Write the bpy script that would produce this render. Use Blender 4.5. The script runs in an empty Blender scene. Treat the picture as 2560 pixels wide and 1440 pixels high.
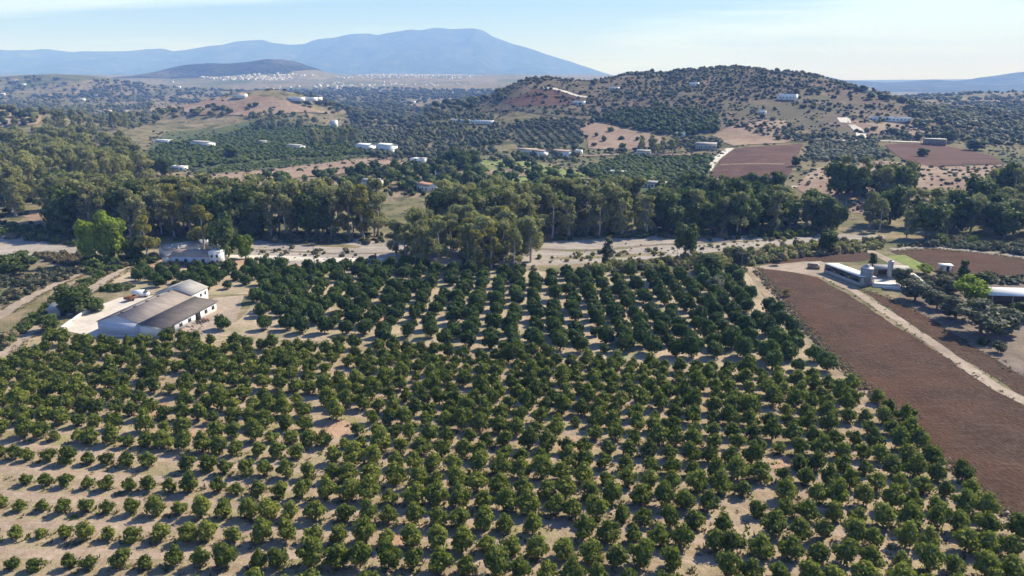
import bpy, math, random
import numpy as np
from mathutils import Vector, geometry

random.seed(7)
RNG = np.random.default_rng(11)
SC = bpy.context.scene
COL = SC.collection

# ------------------------------------------------------------------ camera
F = 1828.0                       # focal length in pixels of the 2560 px wide photograph
PITCH = math.atan(512.0 / F)     # the horizon lies at row 208
CAM_Z = 60.0
cam_d = bpy.data.cameras.new('camera')
cam = bpy.data.objects.new('camera', cam_d)
COL.objects.link(cam)
cam.location = (0, 0, CAM_Z)
cam.rotation_euler = (math.pi / 2 - PITCH, 0, 0)
cam_d.sensor_width = 36.0
cam_d.lens = 36.0 * F / 2560.0
cam_d.clip_start = 1.0
cam_d.clip_end = 60000.0
SC.camera = cam

# ------------------------------------------------------------------ light
SUN_AZ = math.radians(55.0)      # clockwise from the viewing direction
SUN_EL = math.radians(42.0)
SUNV = Vector((math.sin(SUN_AZ) * math.cos(SUN_EL), math.cos(SUN_AZ) * math.cos(SUN_EL), math.sin(SUN_EL)))
sun_d = bpy.data.lights.new('sun', 'SUN')
sun_d.energy = 5.0
sun_d.angle = math.radians(0.53)
sun_d.color = (1.0, 0.945, 0.865)
sun = bpy.data.objects.new('sun', sun_d)
COL.objects.link(sun)
sun.rotation_euler = SUNV.to_track_quat('Z', 'Y').to_euler()
sun.location = (200, 100, 300)

world = bpy.data.worlds.new('World')
SC.world = world
world.use_nodes = True
wt = world.node_tree
wt.nodes.clear()
w_out = wt.nodes.new('ShaderNodeOutputWorld')
w_bg = wt.nodes.new('ShaderNodeBackground')
w_sky = wt.nodes.new('ShaderNodeTexSky')
w_sky.sky_type = 'NISHITA'
w_sky.sun_disc = False
w_sky.sun_elevation = SUN_EL
w_sky.sun_rotation = SUN_AZ
w_sky.altitude = 100
w_sky.air_density = 1.0
w_sky.dust_density = 0.1
w_sky.ozone_density = 6.0
w_bg.inputs['Strength'].default_value = 0.08
# thin high clouds, the same all round the sky
w_tc = wt.nodes.new('ShaderNodeTexCoord')
w_sep = wt.nodes.new('ShaderNodeSeparateXYZ')
wt.links.new(w_tc.outputs['Generated'], w_sep.inputs[0])


def wmath(op, a, b=None, clamp=False):
    n = wt.nodes.new('ShaderNodeMath')
    n.operation = op
    n.use_clamp = clamp
    for i, s in enumerate((a, b)):
        if s is None:
            continue
        if isinstance(s, (int, float)):
            n.inputs[i].default_value = s
        else:
            wt.links.new(s, n.inputs[i])
    return n.outputs[0]


w_den = wmath('ADD', wmath('MAXIMUM', w_sep.outputs[2], 0.0), 0.045)
w_cmb = wt.nodes.new('ShaderNodeCombineXYZ')
wt.links.new(wmath('DIVIDE', w_sep.outputs[0], w_den), w_cmb.inputs[0])
wt.links.new(wmath('DIVIDE', w_sep.outputs[1], w_den), w_cmb.inputs[1])
w_map = wt.nodes.new('ShaderNodeMapping')
w_map.inputs['Location'].default_value = (7.7, 0.9, 0.0)
w_map.inputs['Scale'].default_value = (0.16, 0.30, 1.0)
wt.links.new(w_cmb.outputs[0], w_map.inputs['Vector'])
w_noi = wt.nodes.new('ShaderNodeTexNoise')
w_noi.inputs['Scale'].default_value = 1.0
w_noi.inputs['Detail'].default_value = 6.0
w_noi.inputs['Roughness'].default_value = 0.52
w_noi.inputs['Distortion'].default_value = 0.4
wt.links.new(w_map.outputs[0], w_noi.inputs['Vector'])
w_rmp = wt.nodes.new('ShaderNodeValToRGB')
w_rmp.color_ramp.elements[0].position = 0.48
w_rmp.color_ramp.elements[1].position = 0.62
wt.links.new(w_noi.outputs[0], w_rmp.inputs[0])
w_mix = wt.nodes.new('ShaderNodeMix')
w_mix.data_type = 'RGBA'
wt.links.new(wmath('ADD', wmath('MULTIPLY', w_rmp.outputs[0], 0.8), 0.0), w_mix.inputs['Factor'])
w_tint = wt.nodes.new('ShaderNodeMix')      # the cool white balance of the photograph
w_tint.data_type = 'RGBA'
w_tint.blend_type = 'MULTIPLY'
w_tint.inputs['Factor'].default_value = 1.0
wt.links.new(w_sky.outputs[0], w_tint.inputs[6])
w_tint.inputs[7].default_value = (0.86, 0.94, 1.18, 1)
wt.links.new(w_tint.outputs[2], w_mix.inputs[6])
w_mix.inputs[7].default_value = (7.6, 10.6, 16.0, 1)
wt.links.new(w_mix.outputs[2], w_bg.inputs['Color'])
wt.links.new(w_bg.outputs[0], w_out.inputs[0])

SC.view_settings.view_transform = 'Standard'
SC.view_settings.look = 'None'
SC.view_settings.exposure = 0.63
SC.view_settings.gamma = 1.0
SC.view_settings.use_curve_mapping = False
SC.render.engine = 'CYCLES'
SC.cycles.use_denoising = True
SC.cycles.max_bounces = 4
SC.cycles.diffuse_bounces = 2
SC.cycles.glossy_bounces = 2
SC.cycles.transmission_bounces = 3
SC.cycles.volume_bounces = 2
SC.cycles.transparent_max_bounces = 4
SC.cycles.sample_clamp_indirect = 5.0


# ------------------------------------------------------------------ terrain function
def sst(a, b, x):
    t = np.clip((np.asarray(x, float) - a) / (b - a), 0, 1)
    return t * t * (3 - 2 * t)


def vnoise(x, y, seed=0):
    x = np.asarray(x, float); y = np.asarray(y, float)
    xi = np.floor(x).astype(np.int64); yi = np.floor(y).astype(np.int64)
    fx = x - xi; fy = y - yi
    fx = fx * fx * (3 - 2 * fx); fy = fy * fy * (3 - 2 * fy)

    def h(a, b):
        n = (a * 374761393 + b * 668265263 + seed * 974711) & 0x7fffffff
        n = ((n ^ (n >> 13)) * 1274126177) & 0x7fffffff
        n = (n ^ (n >> 16)) & 0xffff
        return n / 65535.0
    a = h(xi, yi); b = h(xi + 1, yi); c = h(xi, yi + 1); d = h(xi + 1, yi + 1)
    return (a + (b - a) * fx) * (1 - fy) + (c + (d - c) * fx) * fy


def fbm(x, y, seed=0, octs=4):
    s = 0.0; a = 0.5
    for i in range(octs):
        s = s + a * (vnoise(x * 2 ** i + 17.3 * i, y * 2 ** i - 9.1 * i, seed + i) - 0.5)
        a *= 0.5
    return s * 2.0


def ray(u, v):
    r = (u - 1280.0) / F; p = (720.0 - v) / F
    return np.array((r, math.cos(PITCH) + p * math.sin(PITCH), -math.sin(PITCH) + p * math.cos(PITCH)))


def at(u, v, y):
    d = ray(u, v)
    t = y / d[1]
    return d[0] * t, y, CAM_Z + d[2] * t


def crest_table(pts, y, drop):
    q = sorted((at(u, v, y)[0], max(0.0, at(u, v, y)[2] - drop)) for u, v in pts)
    return np.array([a for a, _ in q]), np.array([b for _, b in q])


HX, HZ = crest_table([(1090, 262), (1240, 246), (1330, 232), (1450, 203), (1540, 190), (1680, 181), (1750, 181),
                      (1810, 170), (1855, 176), (1885, 185), (1960, 185), (2000, 196), (2040, 212), (2090, 234),
                      (2160, 258), (2220, 268), (2350, 276)], 1080.0, 4.5)
MX, MZ = crest_table([(360, 192), (400, 180), (450, 166), (500, 157), (560, 156), (620, 152), (690, 141), (730, 146), (770, 164),
                      (830, 188)], 4600.0, 4.0)


# hills: pixel of the top, distance, half widths, height of the ground they rise from
BUMPS = [(1338, 232, 950, 60, 90, 24.0), (600, 252, 1120, 150, 100, 1.0), (720, 262, 1180, 90, 100, 4.0), (-10, 275, 850, 120, 90, 0.0),
         (-40, 180, 2500, 700, 330, 55.0), (170, 196, 2600, 260, 260, 45.0), (2640, 232, 1750, 560, 420, 0.0), (2360, 268, 1400, 240, 180, 0.0)]


def gau(x, y, cx, cy, rx, ry, h):
    return h * np.exp(-((x - cx) / rx) ** 2 - ((y - cy) / ry) ** 2)


def H(x, y):
    x = np.asarray(x, float); y = np.asarray(y, float)
    z = np.zeros(np.broadcast(x, y).shape)
    c = np.interp(x + 12 * fbm(x / 160, y / 160, 5, 2), HX, HZ, left=0, right=0)
    f = sst(585, 1090, y) ** 0.9
    b = 1 - sst(1100, 1900, y)
    z = z + c * f * b
    z = z + sst(15, 40, c) * f * b * (10 * fbm(x / 95, y / 120, 31, 4) - 3 * np.abs(fbm(x / 60, y / 150, 33, 2)))
    rise = 125.0 * sst(900, 6500, y) * (1 - sst(0.12, 0.42, x / np.maximum(y, 1.0)))
    z = z + rise
    for (u_, v_, D_, rx, ry, lo) in BUMPS:
        bx, by, bz = at(u_, v_, D_)
        z = z + gau(x, y, bx, by, rx, ry, max(0.0, bz - lo))
    m = np.maximum(0, np.interp(x, MX, MZ, left=0, right=0) - rise)
    z = z + m * np.exp(-((y - 4600) / 420.0) ** 2) * (1 + 0.22 * fbm(x / 240, y / 240, 60, 3))
    z = z + 9.0 * sst(322, 420, y) * sst(95, 190, x) * (1 - sst(900, 1400, y))
    far = sst(420, 900, y)
    z = z + far * 3.5 * fbm(x / 210, y / 210, 3, 4) + sst(1500, 3000, y) * 11 * fbm(x / 520, y / 520, 8, 4)
    z = z + 0.9 * sst(290, 380, y) * fbm(x / 40, y / 40, 12, 3)
    return z


TS = np.geomspace(60, 9000, 1400)


def G(u, v):
    """ground point (x, y) that the pixel of the photograph shows"""
    d = ray(u, v)
    zz = CAM_Z + d[2] * TS - H(d[0] * TS, d[1] * TS)
    k = np.argmax(zz < 0)
    if zz[k] >= 0:
        t = 7000.0
    elif k == 0:
        t = -CAM_Z / d[2]
    else:
        a, b = zz[k - 1], zz[k]
        t = TS[k - 1] + (TS[k] - TS[k - 1]) * (a / (a - b) if a != b else 0)
    return float(d[0] * t), float(d[1] * t)


def Hs(x, y):
    return float(H(np.array([x]), np.array([y]))[0])


def proj(x, y, z):
    """pixel of a point, to sort and clip things"""
    yc = y * math.cos(PITCH) - (z - CAM_Z) * math.sin(PITCH)
    zc = y * math.sin(PITCH) + (z - CAM_Z) * math.cos(PITCH)
    return 1280 + F * x / yc, 720 - F * zc / yc


# ------------------------------------------------------------------ materials
def new_mat(name):
    m = bpy.data.materials.new(name)
    m.use_nodes = True
    nt = m.node_tree
    b = nt.nodes['Principled BSDF']
    b.inputs['Specular IOR Level'].default_value = 0.25
    return m, nt, b


def N(nt, typ, **kw):
    n = nt.nodes.new(typ)
    for k, v in kw.items():
        if isinstance(v, bpy.types.NodeSocket):
            nt.links.new(v, n.inputs[k])
        else:
            try:
                n.inputs[k].default_value = v
            except (KeyError, TypeError):
                setattr(n, k, v)
    return n


def ramp(nt, fac, cols):
    r = nt.nodes.new('ShaderNodeValToRGB')
    e = r.color_ramp.elements
    while len(e) < len(cols):
        e.new(0.5)
    for el, (p, c) in zip(e, cols):
        el.position = p
        el.color = (*c, 1)
    nt.links.new(fac, r.inputs[0])
    return r.outputs[0]


def mixc(nt, fac, a, b, mode='MIX'):
    m = nt.nodes.new('ShaderNodeMix')
    m.data_type = 'RGBA'
    m.blend_type = mode
    for key, s in (('Factor', fac), (6, a), (7, b)):
        if isinstance(s, bpy.types.NodeSocket):
            nt.links.new(s, m.inputs[key])
        elif isinstance(s, (int, float)):
            m.inputs[key].default_value = s
        else:
            m.inputs[key].default_value = (*s, 1)
    return m.outputs[2]


def mth(nt, op, a, b=None, c=None, clamp=False):
    n = nt.nodes.new('ShaderNodeMath')
    n.operation = op
    n.use_clamp = clamp
    for i, s in enumerate((a, b, c)):
        if s is None:
            continue
        if isinstance(s, bpy.types.NodeSocket):
            nt.links.new(s, n.inputs[i])
        else:
            n.inputs[i].default_value = s
    return n.outputs[0]


def wpos(nt, rot=0.0, scale=(1, 1, 1)):
    g = nt.nodes.new('ShaderNodeNewGeometry')
    mp = nt.nodes.new('ShaderNodeMapping')
    mp.inputs['Rotation'].default_value = (0, 0, rot)
    mp.inputs['Scale'].default_value = scale
    nt.links.new(g.outputs['Position'], mp.inputs['Vector'])
    return mp.outputs[0]


def noi(nt, vec, scale, detail=4.0, rough=0.55, dist=0.0):
    n = nt.nodes.new('ShaderNodeTexNoise')
    n.inputs['Scale'].default_value = scale
    n.inputs['Detail'].default_value = detail
    n.inputs['Roughness'].default_value = rough
    n.inputs['Distortion'].default_value = dist
    nt.links.new(vec, n.inputs['Vector'])
    return n.outputs[0]


def bump(nt, b, h, strength, dist):
    n = nt.nodes.new('ShaderNodeBump')
    n.inputs['Strength'].default_value = strength
    n.inputs['Distance'].default_value = dist
    nt.links.new(h, n.inputs['Height'])
    nt.links.new(n.outputs[0], b.inputs['Normal'])


def ground_mat(name, cols, s1, patch=None, s2=0.02, plim=(0.5, 0.62), streak=None, rot=0.0, bmp=(0.6, 0.25, 1.2), rough=0.95):
    """cols: ramp over fine noise; patch: second colour in large uneven patches; streak: (colour, along, across, amount)"""
    m, nt, b = new_mat(name)
    b.inputs['Roughness'].default_value = rough
    b.inputs['Specular IOR Level'].default_value = 0.08
    P = wpos(nt, rot)
    n1 = noi(nt, P, s1, 6, 0.62)
    c = ramp(nt, n1, cols)
    if patch:
        n2 = noi(nt, P, s2, 5, 0.6, 0.3)
        f = ramp(nt, n2, [(plim[0], (0, 0, 0)), (plim[1], (1, 1, 1))])
        c = mixc(nt, f, c, patch)
    if streak:
        col, a, ac, amt = streak
        Q = wpos(nt, rot, (a, ac, 1))
        n3 = noi(nt, Q, 1.0, 4, 0.6)
        f3 = mth(nt, 'MULTIPLY', ramp(nt, n3, [(0.5, (0, 0, 0)), (0.68, (1, 1, 1))]), amt)
        c = mixc(nt, f3, c, col)
    # clods, litter and bleached patches
    n5 = noi(nt, P, s1 * 5.0, 3, 0.7)
    c = mixc(nt, 1.0, c, ramp(nt, n5, [(0.32, (0.80, 0.79, 0.78)), (0.5, (0.98, 0.98, 0.98)), (0.68, (1.12, 1.11, 1.09))]), 'MULTIPLY')
    # broad light and dark soil
    n4 = noi(nt, P, s1 * 0.11, 3, 0.6)
    c = mixc(nt, 1.0, c, ramp(nt, n4, [(0.3, (0.80, 0.80, 0.80)), (0.7, (1.14, 1.14, 1.14))]), 'MULTIPLY')
    nt.links.new(c, b.inputs['Base Color'])
    bump(nt, b, noi(nt, P, bmp[2], 6, 0.65), bmp[0], bmp[1])
    return m


def leaf_mat(name, dark, mid, light, trans=0.28, rough=0.55, vary=0.35):
    m, nt, b = new_mat(name)
    b.inputs['Roughness'].default_value = rough
    b.inputs['Specular IOR Level'].default_value = 0.1
    at_ = nt.nodes.new('ShaderNodeAttribute')
    at_.attribute_name = 'tint'
    oi = nt.nodes.new('ShaderNodeObjectInfo')
    t = mth(nt, 'ADD', at_.outputs['Fac'], mth(nt, 'MULTIPLY', mth(nt, 'SUBTRACT', oi.outputs['Random'], 0.5), vary), clamp=True)
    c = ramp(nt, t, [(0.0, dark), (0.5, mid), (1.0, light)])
    nt.links.new(c, b.inputs['Base Color'])
    tr = nt.nodes.new('ShaderNodeBsdfTranslucent')
    nt.links.new(mixc(nt, 1.0, c, (1.05, 1.25, 0.55), 'MULTIPLY'), tr.inputs['Color'])
    ms = nt.nodes.new('ShaderNodeMixShader')
    ms.inputs[0].default_value = trans
    nt.links.new(b.outputs[0], ms.inputs[1])
    nt.links.new(tr.outputs[0], ms.inputs[2])
    nt.links.new(ms.outputs[0], nt.nodes['Material Output'].inputs[0])
    return m


def plain_mat(name, col, rough=0.85, var=0.12, scale=0.6, spec=0.2, dirt=None, bmp=None):
    m, nt, b = new_mat(name)
    b.inputs['Roughness'].default_value = rough
    b.inputs['Specular IOR Level'].default_value = spec
    P = wpos(nt)
    n1 = noi(nt, P, scale, 5, 0.6)
    lo = tuple(c * (1 - var) for c in col); hi = tuple(min(1, c * (1 + var)) for c in col)
    c = ramp(nt, n1, [(0.3, lo), (0.7, hi)])
    if dirt:
        n2 = noi(nt, P, scale * 3.1, 4, 0.7)
        c = mixc(nt, ramp(nt, n2, [(0.52, (0, 0, 0)), (0.75, (0.7, 0.7, 0.7))]), c, dirt)
    nt.links.new(c, b.inputs['Base Color'])
    if bmp:
        bump(nt, b, noi(nt, P, bmp[1], 3, 0.6), bmp[0], 0.05)
    return m


def roof_mat(name, col, alt, rot, period=1.1, rough=0.8):
    """fibre-cement sheeting: weathered colour with fine ribs down the slope"""
    m, nt, b = new_mat(name)
    b.inputs['Roughness'].default_value = rough
    P = wpos(nt, -rot)
    c = ramp(nt, noi(nt, P, 0.35, 6, 0.65), [(0.3, col), (0.7, alt)])
    st = noi(nt, wpos(nt, -rot, (0.25, 1.6, 0.4)), 1.0, 4, 0.6)
    c = mixc(nt, 1.0, c, ramp(nt, st, [(0.3, (0.8, 0.8, 0.8)), (0.7, (1.15, 1.13, 1.1))]), 'MULTIPLY')
    nt.links.new(c, b.inputs['Base Color'])
    wv = nt.nodes.new('ShaderNodeTexWave')
    wv.bands_direction = 'Y'
    wv.inputs['Scale'].default_value = 1.0 / period
    nt.links.new(P, wv.inputs['Vector'])
    bump(nt, b, wv.outputs['Fac'], 0.35, 0.06)
    return m


ROW = math.radians(-9.0)
M = {}
M['soil'] = ground_mat('dry_orchard_soil', [(0.25, (0.25, 0.19, 0.125)), (0.5, (0.35, 0.275, 0.19)), (0.75, (0.43, 0.35, 0.25))], 0.55,
                       patch=(0.27, 0.245, 0.125), s2=0.11, plim=(0.5, 0.68), streak=((0.37, 0.31, 0.20), 0.04, 0.30, 0.7), rot=-ROW,
                       bmp=(0.9, 0.35, 0.9))
M['alley'] = ground_mat('trodden_alley_soil', [(0.25, (0.28, 0.215, 0.16)), (0.5, (0.385, 0.30, 0.23)), (0.75, (0.47, 0.38, 0.30))], 0.6, patch=(0.34, 0.25, 0.18), s2=0.12, plim=(0.5, 0.66),
                        streak=((0.30, 0.24, 0.175), 0.06, 1.6, 0.6), rot=-ROW, bmp=(0.7, 0.2, 1.4))
M['soil_red'] = ground_mat('bare_reddish_soil', [(0.25, (0.34, 0.22, 0.145)), (0.5, (0.44, 0.29, 0.20)), (0.75, (0.52, 0.37, 0.26))], 0.8,
                           patch=(0.42, 0.33, 0.22), s2=0.2, bmp=(1.0, 0.3, 1.4))
M['soil_back'] = ground_mat('pale_grove_soil', [(0.25, (0.30, 0.24, 0.165)), (0.5, (0.41, 0.33, 0.24)), (0.75, (0.48, 0.40, 0.30))], 0.5,
                            patch=(0.27, 0.26, 0.15), s2=0.09, plim=(0.48, 0.66), bmp=(0.8, 0.3, 0.9))
M['plough'] = ground_mat('ploughed_earth', [(0.25, (0.062, 0.039, 0.028)), (0.5, (0.090, 0.056, 0.040)), (0.78, (0.145, 0.094, 0.070))], 1.1,
                         patch=(0.118, 0.056, 0.034), s2=0.03, plim=(0.45, 0.7), streak=((0.15, 0.108, 0.084), 0.22, 1.1, 0.5), rot=math.radians(55),
                         bmp=(1.0, 0.6, 1.3))
M['plough_far'] = ground_mat('far_ploughed_earth', [(0.25, (0.090, 0.052, 0.041)), (0.5, (0.115, 0.066, 0.053)), (0.78, (0.155, 0.097, 0.077))], 0.5,
                             streak=((0.19, 0.125, 0.098), 0.02, 0.35, 0.6), rot=math.radians(8), bmp=(1.0, 0.8, 0.5))
nt = M['plough'].node_tree
wv = nt.nodes.new('ShaderNodeTexWave'); wv.bands_direction = 'X'
wv.inputs['Scale'].default_value = 0.34; wv.inputs['Distortion'].default_value = 14.0; wv.inputs['Detail'].default_value = 3.0; wv.inputs['Detail Scale'].default_value = 0.7
nt.links.new(wpos(nt, math.radians(-3)), wv.inputs['Vector'])
_b = nt.nodes['Principled BSDF']; _c = _b.inputs['Base Color'].links[0].from_socket
nt.links.new(mixc(nt, 1.0, _c, ramp(nt, wv.outputs['Fac'], [(0.1, (0.93, 0.93, 0.92)), (0.9, (1.06, 1.06, 1.05))]), 'MULTIPLY'), _b.inputs['Base Color'])
_n = next(n for n in nt.nodes if n.type == 'BUMP'); _h = _n.inputs['Height'].links[0].from_socket
nt.links.new(mth(nt, 'ADD', _h, mth(nt, 'MULTIPLY', wv.outputs['Fac'], 0.06)), _n.inputs['Height'])
M['verge'] = ground_mat('dry_straw_verge', [(0.25, (0.27, 0.205, 0.145)), (0.5, (0.36, 0.28, 0.20)), (0.75, (0.44, 0.35, 0.26))], 0.7,
                        patch=(0.25, 0.215, 0.145), s2=0.16, bmp=(0.8, 0.25, 1.6))
M['dirt'] = ground_mat('pale_dirt_track', [(0.25, (0.285, 0.23, 0.18)), (0.5, (0.36, 0.295, 0.235)), (0.75, (0.44, 0.37, 0.30))], 0.6,
                       patch=(0.27, 0.215, 0.165), s2=0.14, plim=(0.54, 0.7), bmp=(0.5, 0.15, 1.2))
M['chalk'] = ground_mat('white_gravel_track', [(0.3, (0.58, 0.53, 0.46)), (0.7, (0.70, 0.66, 0.58))], 0.3, bmp=(0.4, 0.15, 1.0))
M['river'] = ground_mat('dry_riverbed_gravel', [(0.25, (0.27, 0.235, 0.205)), (0.5, (0.35, 0.31, 0.275)), (0.75, (0.42, 0.38, 0.345))], 0.35,
                        patch=(0.31, 0.28, 0.20), s2=0.06, plim=(0.55, 0.68), streak=((0.45, 0.41, 0.37), 0.03, 0.3, 0.8), bmp=(0.9, 0.4, 0.8))
M['scrub'] = ground_mat('dry_scrub_ground', [(0.25, (0.17, 0.145, 0.085)), (0.5, (0.26, 0.215, 0.14)), (0.75, (0.36, 0.30, 0.215))], 0.3,
                        patch=(0.135, 0.14, 0.068), s2=0.05, plim=(0.42, 0.58), bmp=(1.0, 0.5, 0.6))
M['grassy'] = ground_mat('green_verge_grass', [(0.25, (0.115, 0.115, 0.052)), (0.5, (0.185, 0.17, 0.088)), (0.75, (0.28, 0.24, 0.14))], 0.4,
                         patch=(0.29, 0.23, 0.15), s2=0.09, plim=(0.46, 0.6), bmp=(1.0, 0.45, 0.8))
M['meadow'] = ground_mat('green_meadow', [(0.25, (0.15, 0.20, 0.06)), (0.5, (0.21, 0.255, 0.085)), (0.75, (0.28, 0.29, 0.12))], 0.3,
                         patch=(0.27, 0.24, 0.12), s2=0.04, plim=(0.55, 0.7), bmp=(0.7, 0.3, 0.8))
M['crop'] = ground_mat('green_crop_field', [(0.25, (0.060, 0.082, 0.034)), (0.5, (0.092, 0.115, 0.048)), (0.75, (0.135, 0.150, 0.070))], 0.35,
                       streak=((0.12, 0.15, 0.065), 0.03, 0.4, 0.6), rot=math.radians(12), bmp=(1.0, 0.6, 0.6))
M['stubble'] = ground_mat('pinkish_stubble', [(0.25, (0.22, 0.155, 0.115)), (0.5, (0.29, 0.21, 0.16)), (0.75, (0.36, 0.27, 0.21))], 0.16,
                          patch=(0.33, 0.26, 0.19), s2=0.03, bmp=(0.8, 0.5, 0.5))
M['mauve'] = ground_mat('bare_grey_soil', [(0.25, (0.135, 0.108, 0.092)), (0.5, (0.19, 0.155, 0.132)), (0.75, (0.26, 0.215, 0.18))], 0.5, patch=(0.25, 0.20, 0.15), s2=0.06, plim=(0.52, 0.68), bmp=(0.9, 0.3, 1.0))
M['concrete'] = plain_mat('yard_concrete', (0.56, 0.51, 0.45), 0.9, 0.16, 0.25, 0.1, dirt=(0.40, 0.34, 0.28))
M['debris_soil'] = ground_mat('trodden_yard_soil', [(0.25, (0.33, 0.25, 0.19)), (0.5, (0.45, 0.36, 0.29)), (0.75, (0.58, 0.49, 0.42))], 1.3,
                              patch=(0.30, 0.23, 0.19), s2=0.3, bmp=(1.0, 0.4, 2.0))
M['white'] = plain_mat('whitewashed_wall', (0.80, 0.79, 0.77), 0.85, 0.05, 0.5, 0.2, dirt=(0.66, 0.63, 0.58))
M['cream'] = plain_mat('cream_wall', (0.70, 0.65, 0.57), 0.85, 0.08, 0.5, 0.2)
M['wall_shade_blue'] = plain_mat('shade_tinted_wall', (0.54, 0.59, 0.72), 0.85, 0.06, 0.4, 0.2, dirt=(0.45, 0.48, 0.58))  # bluish tone of walls in shade, put into the base colour
M['grey_wall'] = plain_mat('grey_block_wall', (0.40, 0.38, 0.36), 0.9, 0.12, 0.7, 0.15)
M['brown_wall'] = plain_mat('brown_block_wall', (0.24, 0.17, 0.12), 0.9, 0.15, 0.7, 0.15)
M['roof_light'] = roof_mat('weathered_fibre_cement_roof', (0.235, 0.205, 0.19), (0.33, 0.285, 0.26), ROW)
M['roof_dark'] = roof_mat('dark_fibre_cement_roof', (0.10, 0.088, 0.082), (0.165, 0.14, 0.13), ROW)
M['roof_grey'] = roof_mat('grey_sheet_roof', (0.30, 0.29, 0.285), (0.40, 0.385, 0.37), ROW)
M['roof_tan'] = roof_mat('old_clay_tile_roof', (0.34, 0.25, 0.20), (0.45, 0.36, 0.30), ROW, 0.5)
M['roof_terra'] = roof_mat('terracotta_tile_roof', (0.36, 0.19, 0.125), (0.45, 0.27, 0.19), 0.0, 0.5)
M['roof_white'] = roof_mat('white_sheet_roof', (0.70, 0.70, 0.70), (0.80, 0.80, 0.79), 0.0, 1.2, 0.6)
M['glass'] = plain_mat('dark_window_glass', (0.035, 0.04, 0.05), 0.15, 0.1, 1.0, 0.5)
M['opening'] = plain_mat('unlit_interior', (0.03, 0.027, 0.025), 0.9, 0.1, 1.0, 0.1)  # near-black colour stands in for the shade inside openings
M['door'] = plain_mat('weathered_door', (0.16, 0.10, 0.07), 0.7, 0.1, 1.0, 0.2)
M['galv'] = plain_mat('galvanised_steel', (0.25, 0.275, 0.32), 0.42, 0.10, 1.2, 0.5)
M['galv'].node_tree.nodes['Principled BSDF'].inputs['Metallic'].default_value = 0.35
M['steel'] = plain_mat('dull_steel', (0.22, 0.225, 0.24), 0.5, 0.1, 1.0, 0.4)
M['wood'] = plain_mat('grey_wood', (0.21, 0.17, 0.135), 0.85, 0.2, 2.0, 0.15)
M['rust'] = plain_mat('rusty_metal', (0.20, 0.10, 0.06), 0.8, 0.25, 2.0, 0.2)
M['tyre'] = plain_mat('black_rubber', (0.035, 0.035, 0.037), 0.8, 0.2, 2.0, 0.2)
M['rock'] = plain_mat('grey_field_stone', (0.33, 0.28, 0.245), 0.95, 0.25, 1.5, 0.1)
M['paint_white'] = plain_mat('white_car_paint', (0.75, 0.76, 0.77), 0.3, 0.03, 1.0, 0.5)
M['bark'] = plain_mat('brown_bark', (0.17, 0.125, 0.09), 0.95, 0.25, 2.5, 0.1)
M['bark_pale'] = plain_mat('pale_eucalyptus_bark', (0.40, 0.35, 0.30), 0.9, 0.3, 0.8, 0.1)
# foliage (tint 0..1 runs dark to light leaves)
M['leaf_young'] = leaf_mat('fresh_fruit_leaves', (0.074, 0.098, 0.017), (0.146, 0.174, 0.032), (0.262, 0.275, 0.056), 0.38)
M['leaf_citrus'] = leaf_mat('dark_citrus_leaves', (0.034, 0.058, 0.013), (0.062, 0.098, 0.021), (0.118, 0.158, 0.036), 0.3, 0.5)
M['leaf_euca'] = leaf_mat('grey_green_eucalyptus_leaves', (0.148, 0.152, 0.072), (0.255, 0.250, 0.120), (0.39, 0.365, 0.185), 0.42, 0.6)
M['leaf_bright'] = leaf_mat('bright_poplar_leaves', (0.085, 0.115, 0.022), (0.155, 0.200, 0.036), (0.260, 0.290, 0.065), 0.32)
M['leaf_yellow'] = leaf_mat('yellowing_leaves', (0.16, 0.15, 0.04), (0.27, 0.24, 0.068), (0.40, 0.34, 0.105), 0.42)
M['leaf_poplar'] = leaf_mat('bright_poplar_foliage', (0.14, 0.19, 0.026), (0.27, 0.33, 0.05), (0.42, 0.46, 0.10), 0.48)
M['leaf_hill'] = leaf_mat('grey_green_hill_leaves', (0.068, 0.080, 0.042), (0.118, 0.128, 0.072), (0.195, 0.20, 0.125), 0.3)
M['leaf_broad'] = leaf_mat('deep_green_leaves', (0.046, 0.068, 0.018), (0.085, 0.118, 0.031), (0.152, 0.188, 0.052), 0.34)
M['leaf_olive'] = leaf_mat('silver_olive_leaves', (0.075, 0.084, 0.050), (0.125, 0.134, 0.082), (0.20, 0.205, 0.135), 0.25, 0.6)
M['leaf_scrub'] = leaf_mat('dry_scrub_leaves', (0.115, 0.098, 0.055), (0.19, 0.160, 0.092), (0.29, 0.24, 0.15), 0.2, 0.7)
M['leaf_grey'] = leaf_mat('grey_twigs', (0.14, 0.115, 0.09), (0.20, 0.165, 0.13), (0.27, 0.225, 0.175), 0.1, 0.8)


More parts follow.
